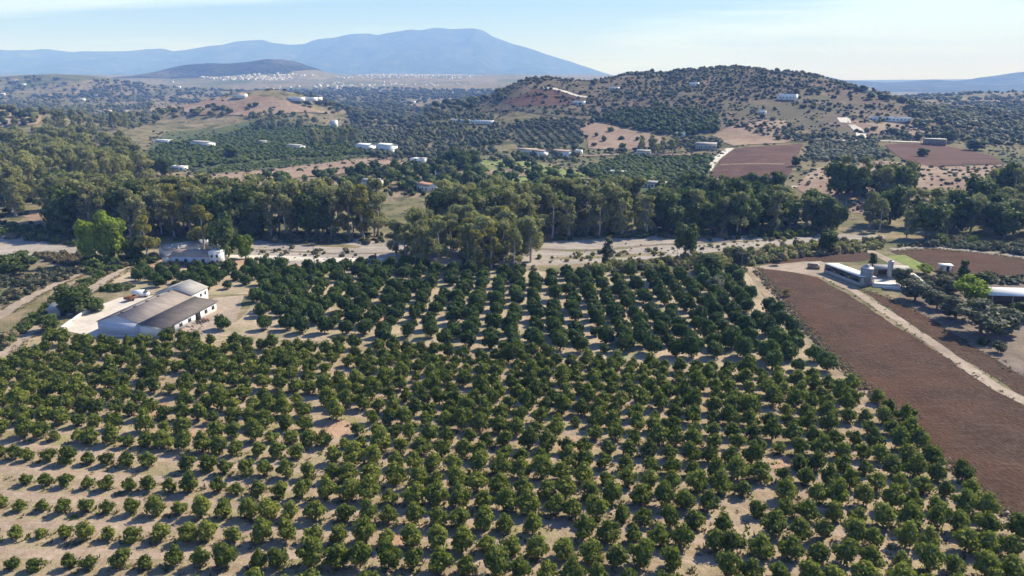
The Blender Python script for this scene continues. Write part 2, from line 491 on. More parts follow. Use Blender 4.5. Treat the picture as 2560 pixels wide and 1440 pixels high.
# ------------------------------------------------------------------ mesh helpers (everything is quads)
class QB:
    def __init__(self):
        self.V = []; self.Q = []; self.T = []; self.MI = []; self.n = 0

    def add(self, V, Q, tint=0.5, mi=0):
        V = np.asarray(V, float).reshape(-1, 3); Q = np.asarray(Q, np.int64).reshape(-1, 4)
        self.V.append(V); self.Q.append(Q + self.n)
        self.T.append(np.broadcast_to(np.asarray(tint, float), (len(Q),)))
        self.MI.append(np.full(len(Q), mi, np.int32))
        self.n += len(V)
        return self

    def arrays(self):
        return np.concatenate(self.V), np.concatenate(self.Q), np.concatenate(self.T), np.concatenate(self.MI)

    # shapes
    def box(self, c, s, rot=0.0, tint=0.5, mi=0, top=1.0):
        x, y, z = s[0] / 2, s[1] / 2, s[2]
        t = top
        V = np.array([(-x, -y, 0), (x, -y, 0), (x, y, 0), (-x, y, 0), (-x * t, -y * t, z), (x * t, -y * t, z), (x * t, y * t, z), (-x * t, y * t, z)])
        cs, sn = math.cos(rot), math.sin(rot)
        V = np.c_[V[:, 0] * cs - V[:, 1] * sn, V[:, 0] * sn + V[:, 1] * cs, V[:, 2]] + np.array(c)
        return self.add(V, [(0, 3, 2, 1), (4, 5, 6, 7), (0, 1, 5, 4), (1, 2, 6, 5), (2, 3, 7, 6), (3, 0, 4, 7)], tint, mi)

    def tube(self, pts, rad, sides=6, tint=0.5, mi=0, cap=True):
        pts = [Vector(p) for p in pts]
        V = []
        for i, p in enumerate(pts):
            d = (pts[min(i + 1, len(pts) - 1)] - pts[max(i - 1, 0)]).normalized()
            a = d.orthogonal().normalized() if abs(d.z) < 0.95 else Vector((1, 0, 0))
            a = (a - d * a.dot(d)).normalized()
            b = d.cross(a)
            for k in range(sides):
                w = 2 * math.pi * k / sides
                V.append(p + (a * math.cos(w) + b * math.sin(w)) * rad[i])
        Q = []
        for i in range(len(pts) - 1):
            for k in range(sides):
                k2 = (k + 1) % sides
                Q.append((i * sides + k, i * sides + k2, (i + 1) * sides + k2, (i + 1) * sides + k))
        if cap and sides % 2 == 0:
            o = (len(pts) - 1) * sides
            for k in range(1, sides - 2, 2):
                Q.append((o, o + k, o + k + 1, o + k + 2))
        return self.add([tuple(v) for v in V], Q, tint, mi)

    def slab(self, corners, th, tint=0.5, mi=0):
        """a thick sheet from four corners"""
        c = np.array(corners, float)
        n = np.cross(c[1] - c[0], c[3] - c[0]); n /= np.linalg.norm(n)
        V = np.r_[c, c - n * th]
        return self.add(V, [(0, 1, 2, 3), (7, 6, 5, 4), (0, 4, 5, 1), (1, 5, 6, 2), (2, 6, 7, 3), (3, 7, 4, 0)], tint, mi)


_s = [-1.0, 0.0, 1.0]
_cv = {}; _cq = []


def _cvi(p):
    if p not in _cv:
        _cv[p] = len(_cv)
    return _cv[p]


for ax in range(3):
    for sg in (-1.0, 1.0):
        for i in range(2):
            for j in range(2):
                q = []
                for a, b in ((i, j), (i + 1, j), (i + 1, j + 1), (i, j + 1)):
                    p = [0, 0, 0]; p[ax] = sg; p[(ax + 1) % 3] = _s[a]; p[(ax + 2) % 3] = _s[b]
                    q.append(_cvi(tuple(p)))
                _cq.append(q if sg > 0 else q[::-1])
BALL_V = np.array(list(_cv)); BALL_V /= np.linalg.norm(BALL_V, axis=1)[:, None]
BALL_Q = np.array(_cq)


def foliage(qb, rng, lobes, n, size, jit=0.75, core=0.74, mi=0, up=0.25, tbase=0.5, tvar=0.5, aspect=0.75):
    """leaf sprays over the outside of uneven lobes, with a ragged leafy core"""
    L = np.array(lobes, float)
    c, r = L[:, :3], L[:, 3:6]
    w = (r[:, 0] * r[:, 1] + r[:, 0] * r[:, 2] + r[:, 1] * r[:, 2]); w = w / w.sum()
    m = int(n * 1.7)
    k = rng.choice(len(L), m, p=w)
    d = rng.normal(size=(m, 3)); d /= np.linalg.norm(d, axis=1)[:, None]
    p = c[k] + d * r[k] * rng.uniform(0.78, 1.08, (m, 1))
    deep = np.full(m, 9.0)
    for j in range(len(L)):
        dd = np.linalg.norm((p - c[j]) / r[j], axis=1)
        deep = np.minimum(deep, np.where(k == j, 9, dd))
    keep = np.where(deep > 0.72)[0][:n]
    p, d, k = p[keep], d[keep], k[keep]
    n = len(p)
    nr = d * 0.9 + rng.normal(size=(n, 3)) * jit * 0.6 + np.array((0, 0, up))
    nr /= np.linalg.norm(nr, axis=1)[:, None]
    t = rng.normal(size=(n, 3)); t -= nr * (t * nr).sum(1)[:, None]; t /= np.linalg.norm(t, axis=1)[:, None]
    b = np.cross(nr, t)
    s = size * rng.uniform(0.6, 1.35, (n, 1)) * 0.5
    lf = rng.uniform(-0.3, 0.3, (n, 1)) * s
    V = np.stack([p - t * s, p - b * s * aspect + nr * lf, p + t * s, p + b * s * aspect + nr * lf], 1).reshape(-1, 3)
    lt = rng.uniform(-1, 1, len(L))
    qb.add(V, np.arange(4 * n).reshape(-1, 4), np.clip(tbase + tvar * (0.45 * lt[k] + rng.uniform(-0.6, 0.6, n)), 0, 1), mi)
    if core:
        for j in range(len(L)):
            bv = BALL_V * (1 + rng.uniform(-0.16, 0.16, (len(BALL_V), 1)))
            qb.add(c[j] + bv * r[j] * core, BALL_Q, np.clip(tbase - 0.15 + rng.uniform(-0.2, 0.2, len(BALL_Q)), 0, 1), mi)  # core tinted darker, painting the shade inside the crown


def mesh_of(name, qb, mats):
    V, Q, T, MI = qb.arrays() if isinstance(qb, QB) else qb
    me = bpy.data.meshes.new(name)
    me.vertices.add(len(V)); me.vertices.foreach_set('co', V.astype(np.float32).ravel())
    me.loops.add(4 * len(Q)); me.loops.foreach_set('vertex_index', Q.astype(np.int32).ravel())
    me.polygons.add(len(Q)); me.polygons.foreach_set('loop_start', np.arange(0, 4 * len(Q), 4, dtype=np.int32))
    me.polygons.foreach_set('material_index', MI)
    a = me.attributes.new('tint', 'FLOAT', 'FACE'); a.data.foreach_set('value', T.astype(np.float32))
    for m in (mats if isinstance(mats, (list, tuple)) else [mats]):
        me.materials.append(M[m] if isinstance(m, str) else m)
    me.update(calc_edges=True)
    return me


def link(name, data, parent=None, loc=None, rotz=0.0, scale=None):
    o = bpy.data.objects.new(name, data)
    COL.objects.link(o)
    if parent:
        o.parent = parent
    if loc is not None:
        o.location = loc
    if rotz:
        o.rotation_euler = (0, 0, rotz)
    if scale is not None:
        o.scale = scale
    return o


def tag(o, label=None, cat=None, group=None, kind=None):
    if label: o['label'] = label
    if cat: o['category'] = cat
    if group: o['group'] = group
    if kind: o['kind'] = kind
    return o


def thing(name, label, cat, loc, rotz=0.0, group=None, scale=None):
    return tag(link(name, None, None, loc, rotz, scale), label, cat, group)


def part(name, qb, mat, parent):
    return link(name, mesh_of(name, qb, mat), parent)


def joined(name, protos, T, mats, tint_var=0.0):
    """many small plants as one mesh: T rows are (proto, x, y, z, sx, sz, rot, tint)"""
    Vs, Qs, Ts, Ms = [], [], [], []
    n = 0
    arr = [p.arrays() for p in protos]
    for (k, x, y, z, sx, sz, r, ti, *mo) in T:
        V, Q, t, mi = arr[int(k)]
        cs, sn = math.cos(r) * sx, math.sin(r) * sx
        W = np.empty_like(V)
        W[:, 0] = V[:, 0] * cs - V[:, 1] * sn + x
        W[:, 1] = V[:, 0] * sn + V[:, 1] * cs + y
        W[:, 2] = V[:, 2] * sz + z
        Vs.append(W); Qs.append(Q + n); Ts.append(np.clip(t + ti, 0, 1)); Ms.append(mi + (mo[0] if mo else 0))
        n += len(V)
    me = mesh_of(name, (np.concatenate(Vs), np.concatenate(Qs), np.concatenate(Ts), np.concatenate(Ms)), mats)
    return link(name, me)


def ordinal(n):
    if 10 <= n % 100 <= 20:
        return f'{n}th'
    return f"{n}{ {1: 'st', 2: 'nd', 3: 'rd'}.get(n % 10, 'th')}"


# ------------------------------------------------------------------ the ground
def fan(name, r0, r1, nr, a0, a1, na, mat, hf):
    R = np.geomspace(r0, r1, nr); A = np.radians(np.linspace(a0, a1, na))
    rr, aa = np.meshgrid(R, A, indexing='ij')
    X = rr * np.sin(aa); Y = rr * np.cos(aa)
    Z = hf(X, Y)
    V = np.stack([X, Y, Z], -1).reshape(-1, 3)
    i, j = np.meshgrid(np.arange(nr - 1), np.arange(na - 1), indexing='ij')
    a = (i * na + j).ravel()
    Q = np.stack([a, a + 1, a + na + 1, a + na], 1)[:, ::-1]
    me = mesh_of(name, (V, Q, np.full(len(Q), 0.5), np.zeros(len(Q), np.int32)), mat)
    me.polygons.foreach_set('use_smooth', np.ones(len(Q), bool))
    return link(name, me)


def valley_mat():
    m, nt, b = new_mat('valley_patchwork')
    b.inputs['Roughness'].default_value = 0.95
    b.inputs['Specular IOR Level'].default_value = 0.05
    P = wpos(nt)
    vo = nt.nodes.new('ShaderNodeTexVoronoi')
    vo.inputs['Scale'].default_value = 0.0065
    vo.inputs['Randomness'].default_value = 1.0
    nt.links.new(wpos(nt, 0.3, (1, 0.55, 1)), vo.inputs['Vector'])
    sp = nt.nodes.new('ShaderNodeSeparateColor')
    nt.links.new(vo.outputs['Color'], sp.inputs[0])
    fld = ramp(nt, sp.outputs[0], [(0.0, (0.085, 0.105, 0.045)), (0.25, (0.13, 0.135, 0.065)), (0.45, (0.24, 0.195, 0.125)),
                                   (0.62, (0.30, 0.225, 0.16)), (0.8, (0.12, 0.135, 0.06)), (1.0, (0.19, 0.165, 0.10))])
    n1 = noi(nt, P, 0.05, 6, 0.65)
    scr = ramp(nt, n1, [(0.3, (0.11, 0.11, 0.055)), (0.5, (0.20, 0.17, 0.105)), (0.68, (0.31, 0.25, 0.175))])
    n2 = noi(nt, P, 0.0035, 4, 0.6)
    c = mixc(nt, ramp(nt, n2, [(0.42, (0, 0, 0)), (0.58, (1, 1, 1))]), fld, scr)
    # trees and hedges too far off to be told apart
    n3 = noi(nt, P, 0.045, 5, 0.75)
    c = mixc(nt, mth(nt, 'MULTIPLY', ramp(nt, n3, [(0.52, (0, 0, 0)), (0.58, (1, 1, 1))]), 0.8), c, (0.055, 0.068, 0.032))
    nt.links.new(c, b.inputs['Base Color'])
    bump(nt, b, n3, 1.0, 3.0)
    return m


M['valley'] = valley_mat()
tag(fan('valley_ground', 8, 26000, 520, -80, 80, 500, 'valley', H), kind='structure')


def inside(poly, X, Y):
    c = np.zeros(np.shape(X), bool)
    n = len(poly)
    for i in range(n):
        x1, y1 = poly[i]; x2, y2 = poly[(i + 1) % n]
        cond = ((y1 > Y) != (y2 > Y))
        with np.errstate(divide='ignore', invalid='ignore'):
            xin = (x2 - x1) * (Y - y1) / (y2 - y1 + 1e-12) + x1
        c ^= cond & (X < xin)
    return c


def wpoly(px):
    return [G(u, v) for u, v in px]


SHEET_N = [0]


def sheet(name, poly, mat, off, step=4.0, jit=0.35, parent=None):
    """a piece of ground laid over the terrain, with an uneven edge; poly in metres"""
    SHEET_N[0] += 1
    seed = SHEET_N[0] * 7
    B = []
    n = len(poly)
    for i in range(n):
        a = np.array(poly[i]); b = np.array(poly[(i + 1) % n])
        L = np.linalg.norm(b - a); k = max(1, int(L / step))
        for j in range(k):
            p = a + (b - a) * j / k
            B.append((p[0] + jit * step * fbm(p[0] / step / 1.7, p[1] / step / 1.7, seed, 2), p[1] + jit * step * fbm(p[0] / step / 1.7, p[1] / step / 1.7, seed + 3, 2)))
    B = np.array([(float(x), float(y)) for x, y in B])
    x0, y0 = B.min(0); x1, y1 = B.max(0)
    g = max(step, 2.5)
    gx, gy = np.meshgrid(np.arange(x0 + g / 2, x1, g), np.arange(y0 + g / 2, y1, g))
    gx = gx.ravel(); gy = gy.ravel()
    k = inside(B, gx, gy)
    gx, gy = gx[k], gy[k]
    if len(gx):
        dmin = np.min(np.hypot(gx[:, None] - B[None, :, 0], gy[:, None] - B[None, :, 1]), axis=1) if len(gx) * len(B) < 6e6 else np.full(len(gx), 9.)
        gx, gy = gx[dmin > g * 0.45], gy[dmin > g * 0.45]
    vs = [Vector(p) for p in B] + [Vector((a, b)) for a, b in zip(gx, gy)]
    nb = len(B)
    r = geometry.delaunay_2d_cdt(vs, [(i, (i + 1) % nb) for i in range(nb)], [], 1, 1e-5)
    V2 = np.array([(v.x, v.y) for v in r[0]])
    lift = off + 0.0011 * np.maximum(0, V2[:, 1] - 290)
    Z = H(V2[:, 0], V2[:, 1]) + lift
    me = bpy.data.meshes.new(name)
    faces = []
    for f in r[2]:
        a, b_, c_ = [V2[i] for i in f[:3]]
        faces.append(f if (b_[0] - a[0]) * (c_[1] - a[1]) - (b_[1] - a[1]) * (c_[0] - a[0]) > 0 else f[::-1])
    me.from_pydata([(x, y, z) for (x, y), z in zip(V2, Z)], [], faces)
    me.materials.append(M[mat])
    me.polygons.foreach_set('use_smooth', np.ones(len(me.polygons), bool))
    o = link(name, me, parent)
    return tag(o, kind='structure')


def strip(name, line, width, mat, off, step=3.0, jit=0.12):
    """a track of given width (or widths) along a line in metres"""
    P = [np.array(p, float) for p in line]
    W = width if isinstance(width, (list, tuple)) else [width] * len(P)
    # round the line off
    Q = []; QW = []
    for i in range(len(P) - 1):
        p0 = P[max(i - 1, 0)]; p1 = P[i]; p2 = P[i + 1]; p3 = P[min(i + 2, len(P) - 1)]
        k = max(2, int(np.linalg.norm(p2 - p1) / step / 2))
        for j in range(k):
            t = j / k
            Q.append(0.5 * ((2 * p1) + (-p0 + p2) * t + (2 * p0 - 5 * p1 + 4 * p2 - p3) * t ** 2 + (-p0 + 3 * p1 - 3 * p2 + p3) * t ** 3))
            QW.append(W[i] + (W[i + 1] - W[i]) * t)
    Q.append(P[-1]); QW.append(W[-1])
    L, R = [], []
    for i in range(len(Q)):
        d = Q[min(i + 1, len(Q) - 1)] - Q[max(i - 1, 0)]
        d /= np.linalg.norm(d) + 1e-9
        nrm = np.array((-d[1], d[0]))
        L.append(tuple(Q[i] + nrm * QW[i] / 2)); R.append(tuple(Q[i] - nrm * QW[i] / 2))
    return sheet(name, L + R[::-1], mat, off, step, jit)

# ------------------------------------------------------------------ far mountains
def ridge_mat(name, a, b_, c_):
    m, nt, b = new_mat(name)
    b.inputs['Roughness'].default_value = 0.95
    b.inputs['Specular IOR Level'].default_value = 0.05
    P = wpos(nt)
    c = ramp(nt, noi(nt, P, 0.0035, 7, 0.68), [(0.34, a), (0.52, b_), (0.68, c_)])
    nt.links.new(c, b.inputs['Base Color'])
    bump(nt, b, noi(nt, P, 0.004, 6, 0.65), 1.0, 120.0)
    return m


M['mountain'] = ridge_mat('mountain_scrub', (0.022, 0.028, 0.018), (0.045, 0.048, 0.034), (0.13, 0.12, 0.095))


def range_mesh(name, pts, yc, front, back, x0, x1, nx, ny, drop, seed, gully):
    cx, cz = crest_table(pts, yc, drop)
    xs = np.linspace(x0, x1, nx); ts = np.linspace(-1, 1, ny)
    X, T = np.meshgrid(xs, ts, indexing='ij')
    Y = np.where(T < 0, yc + T * front, yc + T * back)
    c = np.interp(X + 0.0 * Y, cx, cz)
    a = np.abs(T)
    spur = np.abs(fbm(X / gully, Y / (gully * 2.6), seed, 5))
    prof = np.clip(1 - a, 0, 1) ** 1.25
    Z = c * prof * (1 + 0.75 * a * (1 - a) * 2 * (fbm(X / gully, Y / gully / 2, seed + 5, 4)) - 0.9 * spur * np.sqrt(a) * (a < 1))
    Z = Z - 18 * (a > 0.995)
    V = np.stack([X, Y, Z], -1).reshape(-1, 3)
    i, j = np.meshgrid(np.arange(nx - 1), np.arange(ny - 1), indexing='ij')
    k = (i * ny + j).ravel()
    Q = np.stack([k, k + ny, k + ny + 1, k + 1], 1)
    me = mesh_of(name, (V, Q, np.full(len(Q), 0.5), np.zeros(len(Q), np.int32)), 'mountain')
    me.polygons.foreach_set('use_smooth', np.ones(len(Q), bool))
    return tag(link(name, me), kind='structure')


range_mesh('mountain', [(-900, 140), (-500, 120), (-200, 122), (0, 119), (60, 122), (110, 121), (170, 128), (240, 127), (330, 124), (380, 121), (405, 118), (430, 123),
                        (480, 120), (560, 110), (600, 101), (625, 98), (655, 98), (680, 104), (720, 106), (765, 105), (785, 96), (830, 90), (880, 82), (925, 83),
                        (945, 87), (975, 80), (1030, 71), (1060, 71), (1090, 65), (1130, 68), (1185, 65), (1215, 76), (1240, 88), (1290, 106), (1340, 122),
                        (1400, 143), (1460, 164), (1530, 187), (1650, 195), (2100, 200), (2600, 196)], 12500, 4300, 3500, -13000, 9500, 420, 90, 0, 71, 900.0)
range_mesh('far_hills', [(1400, 215), (1700, 205), (1950, 196), (2020, 197), (2045, 190), (2060, 189), (2085, 197), (2120, 199), (2160, 202), (2210, 206), (2260, 204), (2290, 201),
                         (2330, 198), (2390, 202), (2420, 199), (2450, 193), (2500, 187), (2540, 181), (2600, 174), (2800, 160), (3300, 150), (3900, 170)],
           7000, 2100, 1800, 500, 9500, 300, 70, 0, 81, 520.0)

# ------------------------------------------------------------------ sheets of ground
sheet('riverbank_ground', [(-420, 30), (440, 30), (440, 326), (-420, 326)], 'scrub', 0.010, 14.0, 0.0)
FRONT = [(-132, 48), (88, 48), (73.7, 87.8), (74.0, 105.1), (75.5, 132.0), (72.5, 146.7), (30.1, 152.0), (1.8, 158.4), (-72.8, 170.3), (-118.3, 171.2), (-114.6, 154.1), (-127.7, 133.1)]
BACK = [(72.5, 146.7), (74.0, 168.0), (75.0, 184.1), (73.1, 206.0), (77.2, 225.9), (76.5, 238.2), (41.3, 232.6), (0.0, 234.8), (-51.8, 246.0), (-95.3, 242.7), (-129.0, 232.6), (-125.5, 221.4), (-110.5, 207.1), (-73.7, 207.1), (-72.1, 184.1), (-74.8, 170.6), (1.8, 158.6), (30.1, 152.2)]
sheet('orchard_soil', FRONT, 'soil', 0.030, 5.0, 0.25)
sheet('grove_soil', BACK, 'soil_back', 0.036, 5.0, 0.2)
for u, v, a, b in ((832, 1072, 4.6, 4.2), (510, 1082, 3.0, 2.6), (385, 1022, 3.4, 4.0), (858, 948, 3.0, 4.0), (1003, 1335, 3.2, 3.0), (1750, 1000, 3.5, 4.2),
                   (1925, 1050, 3.6, 2.2), (1795, 1142, 3.4, 3.2), (1950, 1156, 3.6, 2.8), (2155, 1036, 3.4, 1.8), (1440, 1112, 4.5, 2.2), (960, 800, 3.0, 5.0)):
    x, y = G(u, v)
    sheet('bare_soil_patch', [(x + a * math.cos(t) * random.uniform(0.8, 1.2), y + b * math.sin(t) * random.uniform(0.8, 1.2)) for t in np.linspace(0, 2 * math.pi, 9)[:-1]],
          'soil_red', 0.042, 1.2, 0.5)
VERGE_L = [(1860, 668), (1940, 790), (2038, 905), (2145, 990), (2292, 1115), (2412, 1238), (2550, 1380)]
VERGE_R = [(1890, 668), (1975, 770), (2075, 885), (2210, 1015), (2400, 1185), (2560, 1318)]
sheet('verge', wpoly(VERGE_L) + [(70, 62), (75.5, 62)] + wpoly(VERGE_R)[::-1], 'verge', 0.048, 2.5, 0.45)
ROAD_R = wpoly([(1960, 662), (2050, 684), (2125, 722), (2250, 803), (2400, 905), (2560, 1003)]) + [(116, 92), (138, 60)]
p_road = wpoly([(2040, 694), (2120, 736), (2240, 815), (2400, 917), (2560, 1015)])
sheet('ploughed_field', wpoly(VERGE_R) + [(75.6, 62)] + [(136, 60), (113, 94)] + p_road[::-1] + wpoly([(1960, 676)]), 'plough', 0.056, 2.6, 0.4)
sheet('ploughed_strip', wpoly([(2150, 722), (2215, 742), (2330, 800), (2430, 862), (2560, 945)]) + [(132, 112), (160, 72), (140, 60), (118, 92)] + wpoly([(2560, 992), (2400, 893), (2255, 795)]),
      'plough', 0.060, 2.6, 0.4)
sheet('upper_field', wpoly([(1893, 661), (1990, 641), (2100, 632), (2165, 630), (2185, 645), (2140, 655), (2050, 654), (1960, 660)]), 'plough', 0.052, 3.0, 0.4)
sheet('farm_forecourt', wpoly([(1878, 668), (1960, 658), (2050, 653), (2085, 668), (2120, 705), (2150, 722), (2110, 722), (2045, 692), (1960, 678)]), 'dirt', 0.064, 2.6, 0.4)
strip('farm_track', ROAD_R, [3.4, 3.2, 3.0, 3.0, 3.0, 3.0, 3.0, 3.0], 'dirt', 0.070, 2.2, 0.22)
sheet('olive_ground', wpoly([(2245, 724), (2310, 705), (2400, 700), (2560, 698)]) + [(190, 215), (190, 95), (140, 110)] + wpoly([(2560, 948), (2430, 864), (2330, 802), (2250, 748)]), 'mauve', 0.050, 3.0, 0.4)
sheet('rear_field', wpoly([(2225, 628), (2330, 622), (2460, 634), (2560, 648)]) + [(235, 246), (230, 222)] + wpoly([(2560, 690), (2400, 690), (2310, 676), (2270, 655)]), 'plough', 0.054, 3.0, 0.35)
sheet('alfalfa_patch', wpoly([(2213, 640), (2262, 637), (2318, 666), (2305, 676), (2262, 668)]), 'meadow', 0.062, 2.6, 0.4)
strip('farm_lane', wpoly([(2172, 626), (2200, 640), (2240, 660), (2268, 676)]), 3.6, 'dirt', 0.068, 2.4, 0.2)
strip('sandy_bank', wpoly([(2230, 624), (2330, 618), (2460, 630), (2600, 648)]), 4.0, 'river', 0.058, 3.0, 0.4)
# left side
sheet('green_verge', wpoly([(-80, 850), (0, 800), (160, 708), (215, 684), (330, 640), (420, 648), (330, 668), (245, 728), (205, 790), (100, 845), (0, 910), (-80, 960)]), 'grassy', 0.026, 3.0, 0.4)
strip('gravel_lane', wpoly([(-90, 830), (0, 788), (90, 735), (160, 702), (218, 676)]), [5.0, 4.6, 4.2, 3.6, 2.6], 'dirt', 0.046, 2.6, 0.2)
strip('barn_lane', wpoly([(-90, 950), (0, 885), (72, 833), (150, 772), (215, 732), (262, 700), (322, 664), (380, 655)]), [4.2, 4.2, 4.4, 5.5, 5.5, 3.6, 3.2, 3.0], 'dirt', 0.052, 2.4, 0.2)
strip('bank_path', wpoly([(60, 645), (100, 648), (132, 655), (142, 672)]), 2.4, 'dirt', 0.046, 2.2, 0.2)
sheet('barn_yard', wpoly([(152, 824), (226, 772), (300, 744), (400, 738), (500, 745), (425, 842), (230, 842)]), 'concrete', 0.058, 2.2, 0.12)
sheet('barn_side_yard', wpoly([(405, 842), (470, 795), (535, 745), (612, 738), (590, 800), (548, 840)]), 'dirt', 0.066, 2.2, 0.3)
sheet('rubble_yard', wpoly([(432, 832), (470, 800), (518, 782), (526, 796), (505, 832)]), 'debris_soil', 0.072, 1.6, 0.4)
sheet('house_yard', wpoly([(370, 668), (400, 650), (560, 648), (640, 652), (650, 668), (580, 674)]), 'soil_red', 0.046, 2.6, 0.3)
sheet('sandy_bank', wpoly([(-60, 580), (0, 583), (70, 592), (130, 612), (215, 618), (250, 632), (210, 648), (120, 632), (60, 640), (-60, 636)]), 'river', 0.040, 3.0, 0.45)
sheet('clearing', wpoly([(40, 530), (200, 522), (260, 545), (240, 600), (140, 590)]), 'stubble', 0.040, 3.5, 0.4)
sheet('riverbed', wpoly([(575, 662), (640, 600), (760, 594), (880, 598), (1000, 606), (1180, 606), (1345, 606), (1500, 599), (1590, 580), (1690, 584), (1760, 597), (1880, 586), (2040, 584),
                         (2210, 588), (2215, 596), (2050, 602), (1960, 613), (1850, 622), (1750, 635), (1640, 645), (1500, 657), (1340, 664), (1100, 664), (950, 660)]), 'river', 0.022, 3.5, 0.45)
M['silt'] = ground_mat('dark_silt', [(0.25, (0.15, 0.125, 0.10)), (0.5, (0.215, 0.18, 0.145)), (0.75, (0.29, 0.25, 0.205))], 0.5, patch=(0.17, 0.165, 0.09), s2=0.1, bmp=(0.9, 0.3, 1.0))  # darker brown than the riverbed around it
strip('silt_channel', wpoly([(600, 622), (720, 628), (850, 634), (1000, 632)]), [1.6, 2.4, 2.2, 1.6], 'silt', 0.030, 2.4, 0.45)
strip('silt_channel', wpoly([(1345, 622), (1480, 626), (1640, 612), (1800, 606), (2000, 596)]), [3, 4, 2.5, 3, 2], 'silt', 0.030, 2.4, 0.5)
strip('grassy_bar', wpoly([(690, 606), (800, 612), (900, 618)]), [2, 6, 3], 'grassy', 0.034, 2.4, 0.5)
strip('grassy_bar', wpoly([(1380, 646), (1520, 642), (1660, 634)]), [3, 5, 3], 'grassy', 0.034, 2.4, 0.5)
strip('sandy_channel', wpoly([(560, 640), (700, 645), (850, 650), (960, 648)]), [4, 6, 6, 4], 'chalk', 0.040, 2.6, 0.4)
# beyond the river
M['hill'] = ground_mat('dry_hill_soil', [(0.25, (0.125, 0.102, 0.074)), (0.5, (0.185, 0.145, 0.110)), (0.75, (0.265, 0.21, 0.16))], 0.09, patch=(0.115, 0.108, 0.068), s2=0.02, plim=(0.40, 0.6), bmp=(1.0, 1.0, 0.25))
HILL = [(-60, 880), (-20, 1080), (200, 1150), (450, 1150), (640, 1100), (620, 900), (520, 740), (420, 660), (330, 640), (230, 640), (210, 690), (120, 790), (20, 840)]
sheet('hill', [(-60, 900), (0, 1080), (60, 1250), (330, 1400), (560, 1350), (640, 1150), (560, 800), (430, 690), (330, 640), (230, 640), (120, 760), (20, 840)], 'hill', 0.05, 10.0, 0.5)
sheet('rounded_hill', [(p[0], p[1]) for p in ((-2300, 4150), (-1750, 3950), (-1250, 4150), (-1150, 4700), (-1700, 5300), (-2300, 5000))], 'mountain', -2.0, 60.0, 0.3)
sheet('dry_slope', wpoly([(1990, 470), (2040, 420), (2200, 402), (2350, 418), (2520, 412), (2600, 430), (2600, 500), (2480, 545), (2330, 540), (2100, 530)]), 'stubble', 0.05, 6.0, 0.4)
sheet('red_field', wpoly([(1778, 440), (1800, 402), (1835, 374), (2008, 360), (1990, 398), (1972, 442), (1850, 456)]), 'plough_far', 0.10, 4.0, 0.3)
strip('field_balk', wpoly([(1800, 414), (1870, 411), (1960, 412)]), 3.5, 'stubble', 0.24, 3.0, 0.3)
sheet('red_field', wpoly([(2212, 362), (2330, 358), (2420, 376), (2485, 392), (2512, 412), (2420, 412), (2330, 418), (2255, 398)]), 'plough_far', 0.10, 5.0, 0.3)
sheet('fallow_field', wpoly([(2112, 302), (2230, 298), (2330, 316), (2385, 333), (2300, 340), (2160, 338)]), 'stubble', 0.10, 9.0, 0.3)
strip('white_track', wpoly([(1768, 430), (1780, 412), (1797, 394), (1826, 372)]), [5.0, 5.5, 6.5, 6.0], 'chalk', 0.30, 4.0, 0.2)
strip('white_track', wpoly([(2128, 314), (2140, 322), (2152, 334), (2155, 347)]), [6, 8, 9, 8], 'chalk', 0.4, 5.0, 0.2)
strip('white_track', wpoly([(2105, 296), (2110, 301), (2113, 309)]), [9, 11, 10], 'chalk', 0.4, 5.0, 0.2)
strip('white_track', wpoly([(1948, 496), (1958, 486), (1975, 474), (1990, 466)]), 3.0, 'chalk', 0.2, 3.0, 0.2)
strip('field_road', wpoly([(1420, 392), (1560, 388), (1680, 388), (1790, 386)]), 6.0, 'stubble', 0.2, 5.0, 0.3)
strip('field_road', wpoly([(2060, 352), (2160, 352), (2300, 357)]), 4.0, 'chalk', 0.2, 5.0, 0.2)
strip('hill_track', wpoly([(1250, 248), (1258, 243)]), 6.0, 'chalk', 0.6, 5.0, 0.2)
strip('hill_track', wpoly([(1350, 223), (1385, 224), (1415, 232), (1445, 242), (1470, 245)]), 5.0, 'chalk', 0.5, 6.0, 0.2)
sheet('meadow', wpoly([(1160, 455), (1205, 402), (1290, 398), (1380, 418), (1480, 440), (1420, 462), (1280, 468)]), 'meadow', 0.06, 6.0, 0.4)
sheet('fallow_field', wpoly([(1175, 442), (1240, 424), (1300, 420), (1345, 434), (1270, 446)]), 'stubble', 0.16, 5.0, 0.4)
sheet('crop_field', wpoly([(466, 432), (560, 414), (700, 404), (850, 392), (862, 402), (700, 420), (540, 436)]), 'crop', 0.06, 5.0, 0.3)
sheet('crop_field', wpoly([(300, 430), (420, 330), (640, 300), (900, 320), (960, 390), (700, 402), (470, 428)]), 'crop', 0.03, 9.0, 0.4)
sheet('crop_field', wpoly([(1440, 420), (1560, 392), (1790, 390), (1765, 440), (1740, 520), (1500, 450)]), 'crop', 0.05, 7.0, 0.3)
sheet('fallow_field', wpoly([(480, 442), (640, 427), (850, 404), (960, 392), (1060, 420), (900, 430), (700, 452), (560, 456)]), 'stubble', 0.12, 5.0, 0.3)
sheet('fallow_field', wpoly([(380, 388), (470, 380), (490, 386), (380, 395)]), 'stubble', 0.16, 5.0, 0.3)
sheet('stubble_hill', wpoly([(372, 276), (470, 262), (555, 248), (690, 249), (740, 262), (830, 286), (640, 294), (470, 291)]), 'stubble', 0.2, 14.0, 0.3)
sheet('bare_slope', wpoly([(-60, 268), (0, 270), (60, 275), (112, 291), (92, 312), (0, 320), (-60, 322)]), 'stubble', 0.2, 12.0, 0.3)
sheet('bare_slope', wpoly([(1432, 312), (1470, 305), (1540, 318), (1600, 330), (1668, 346), (1650, 362), (1570, 376), (1470, 372), (1465, 340)]), 'stubble', 0.12, 7.0, 0.3)
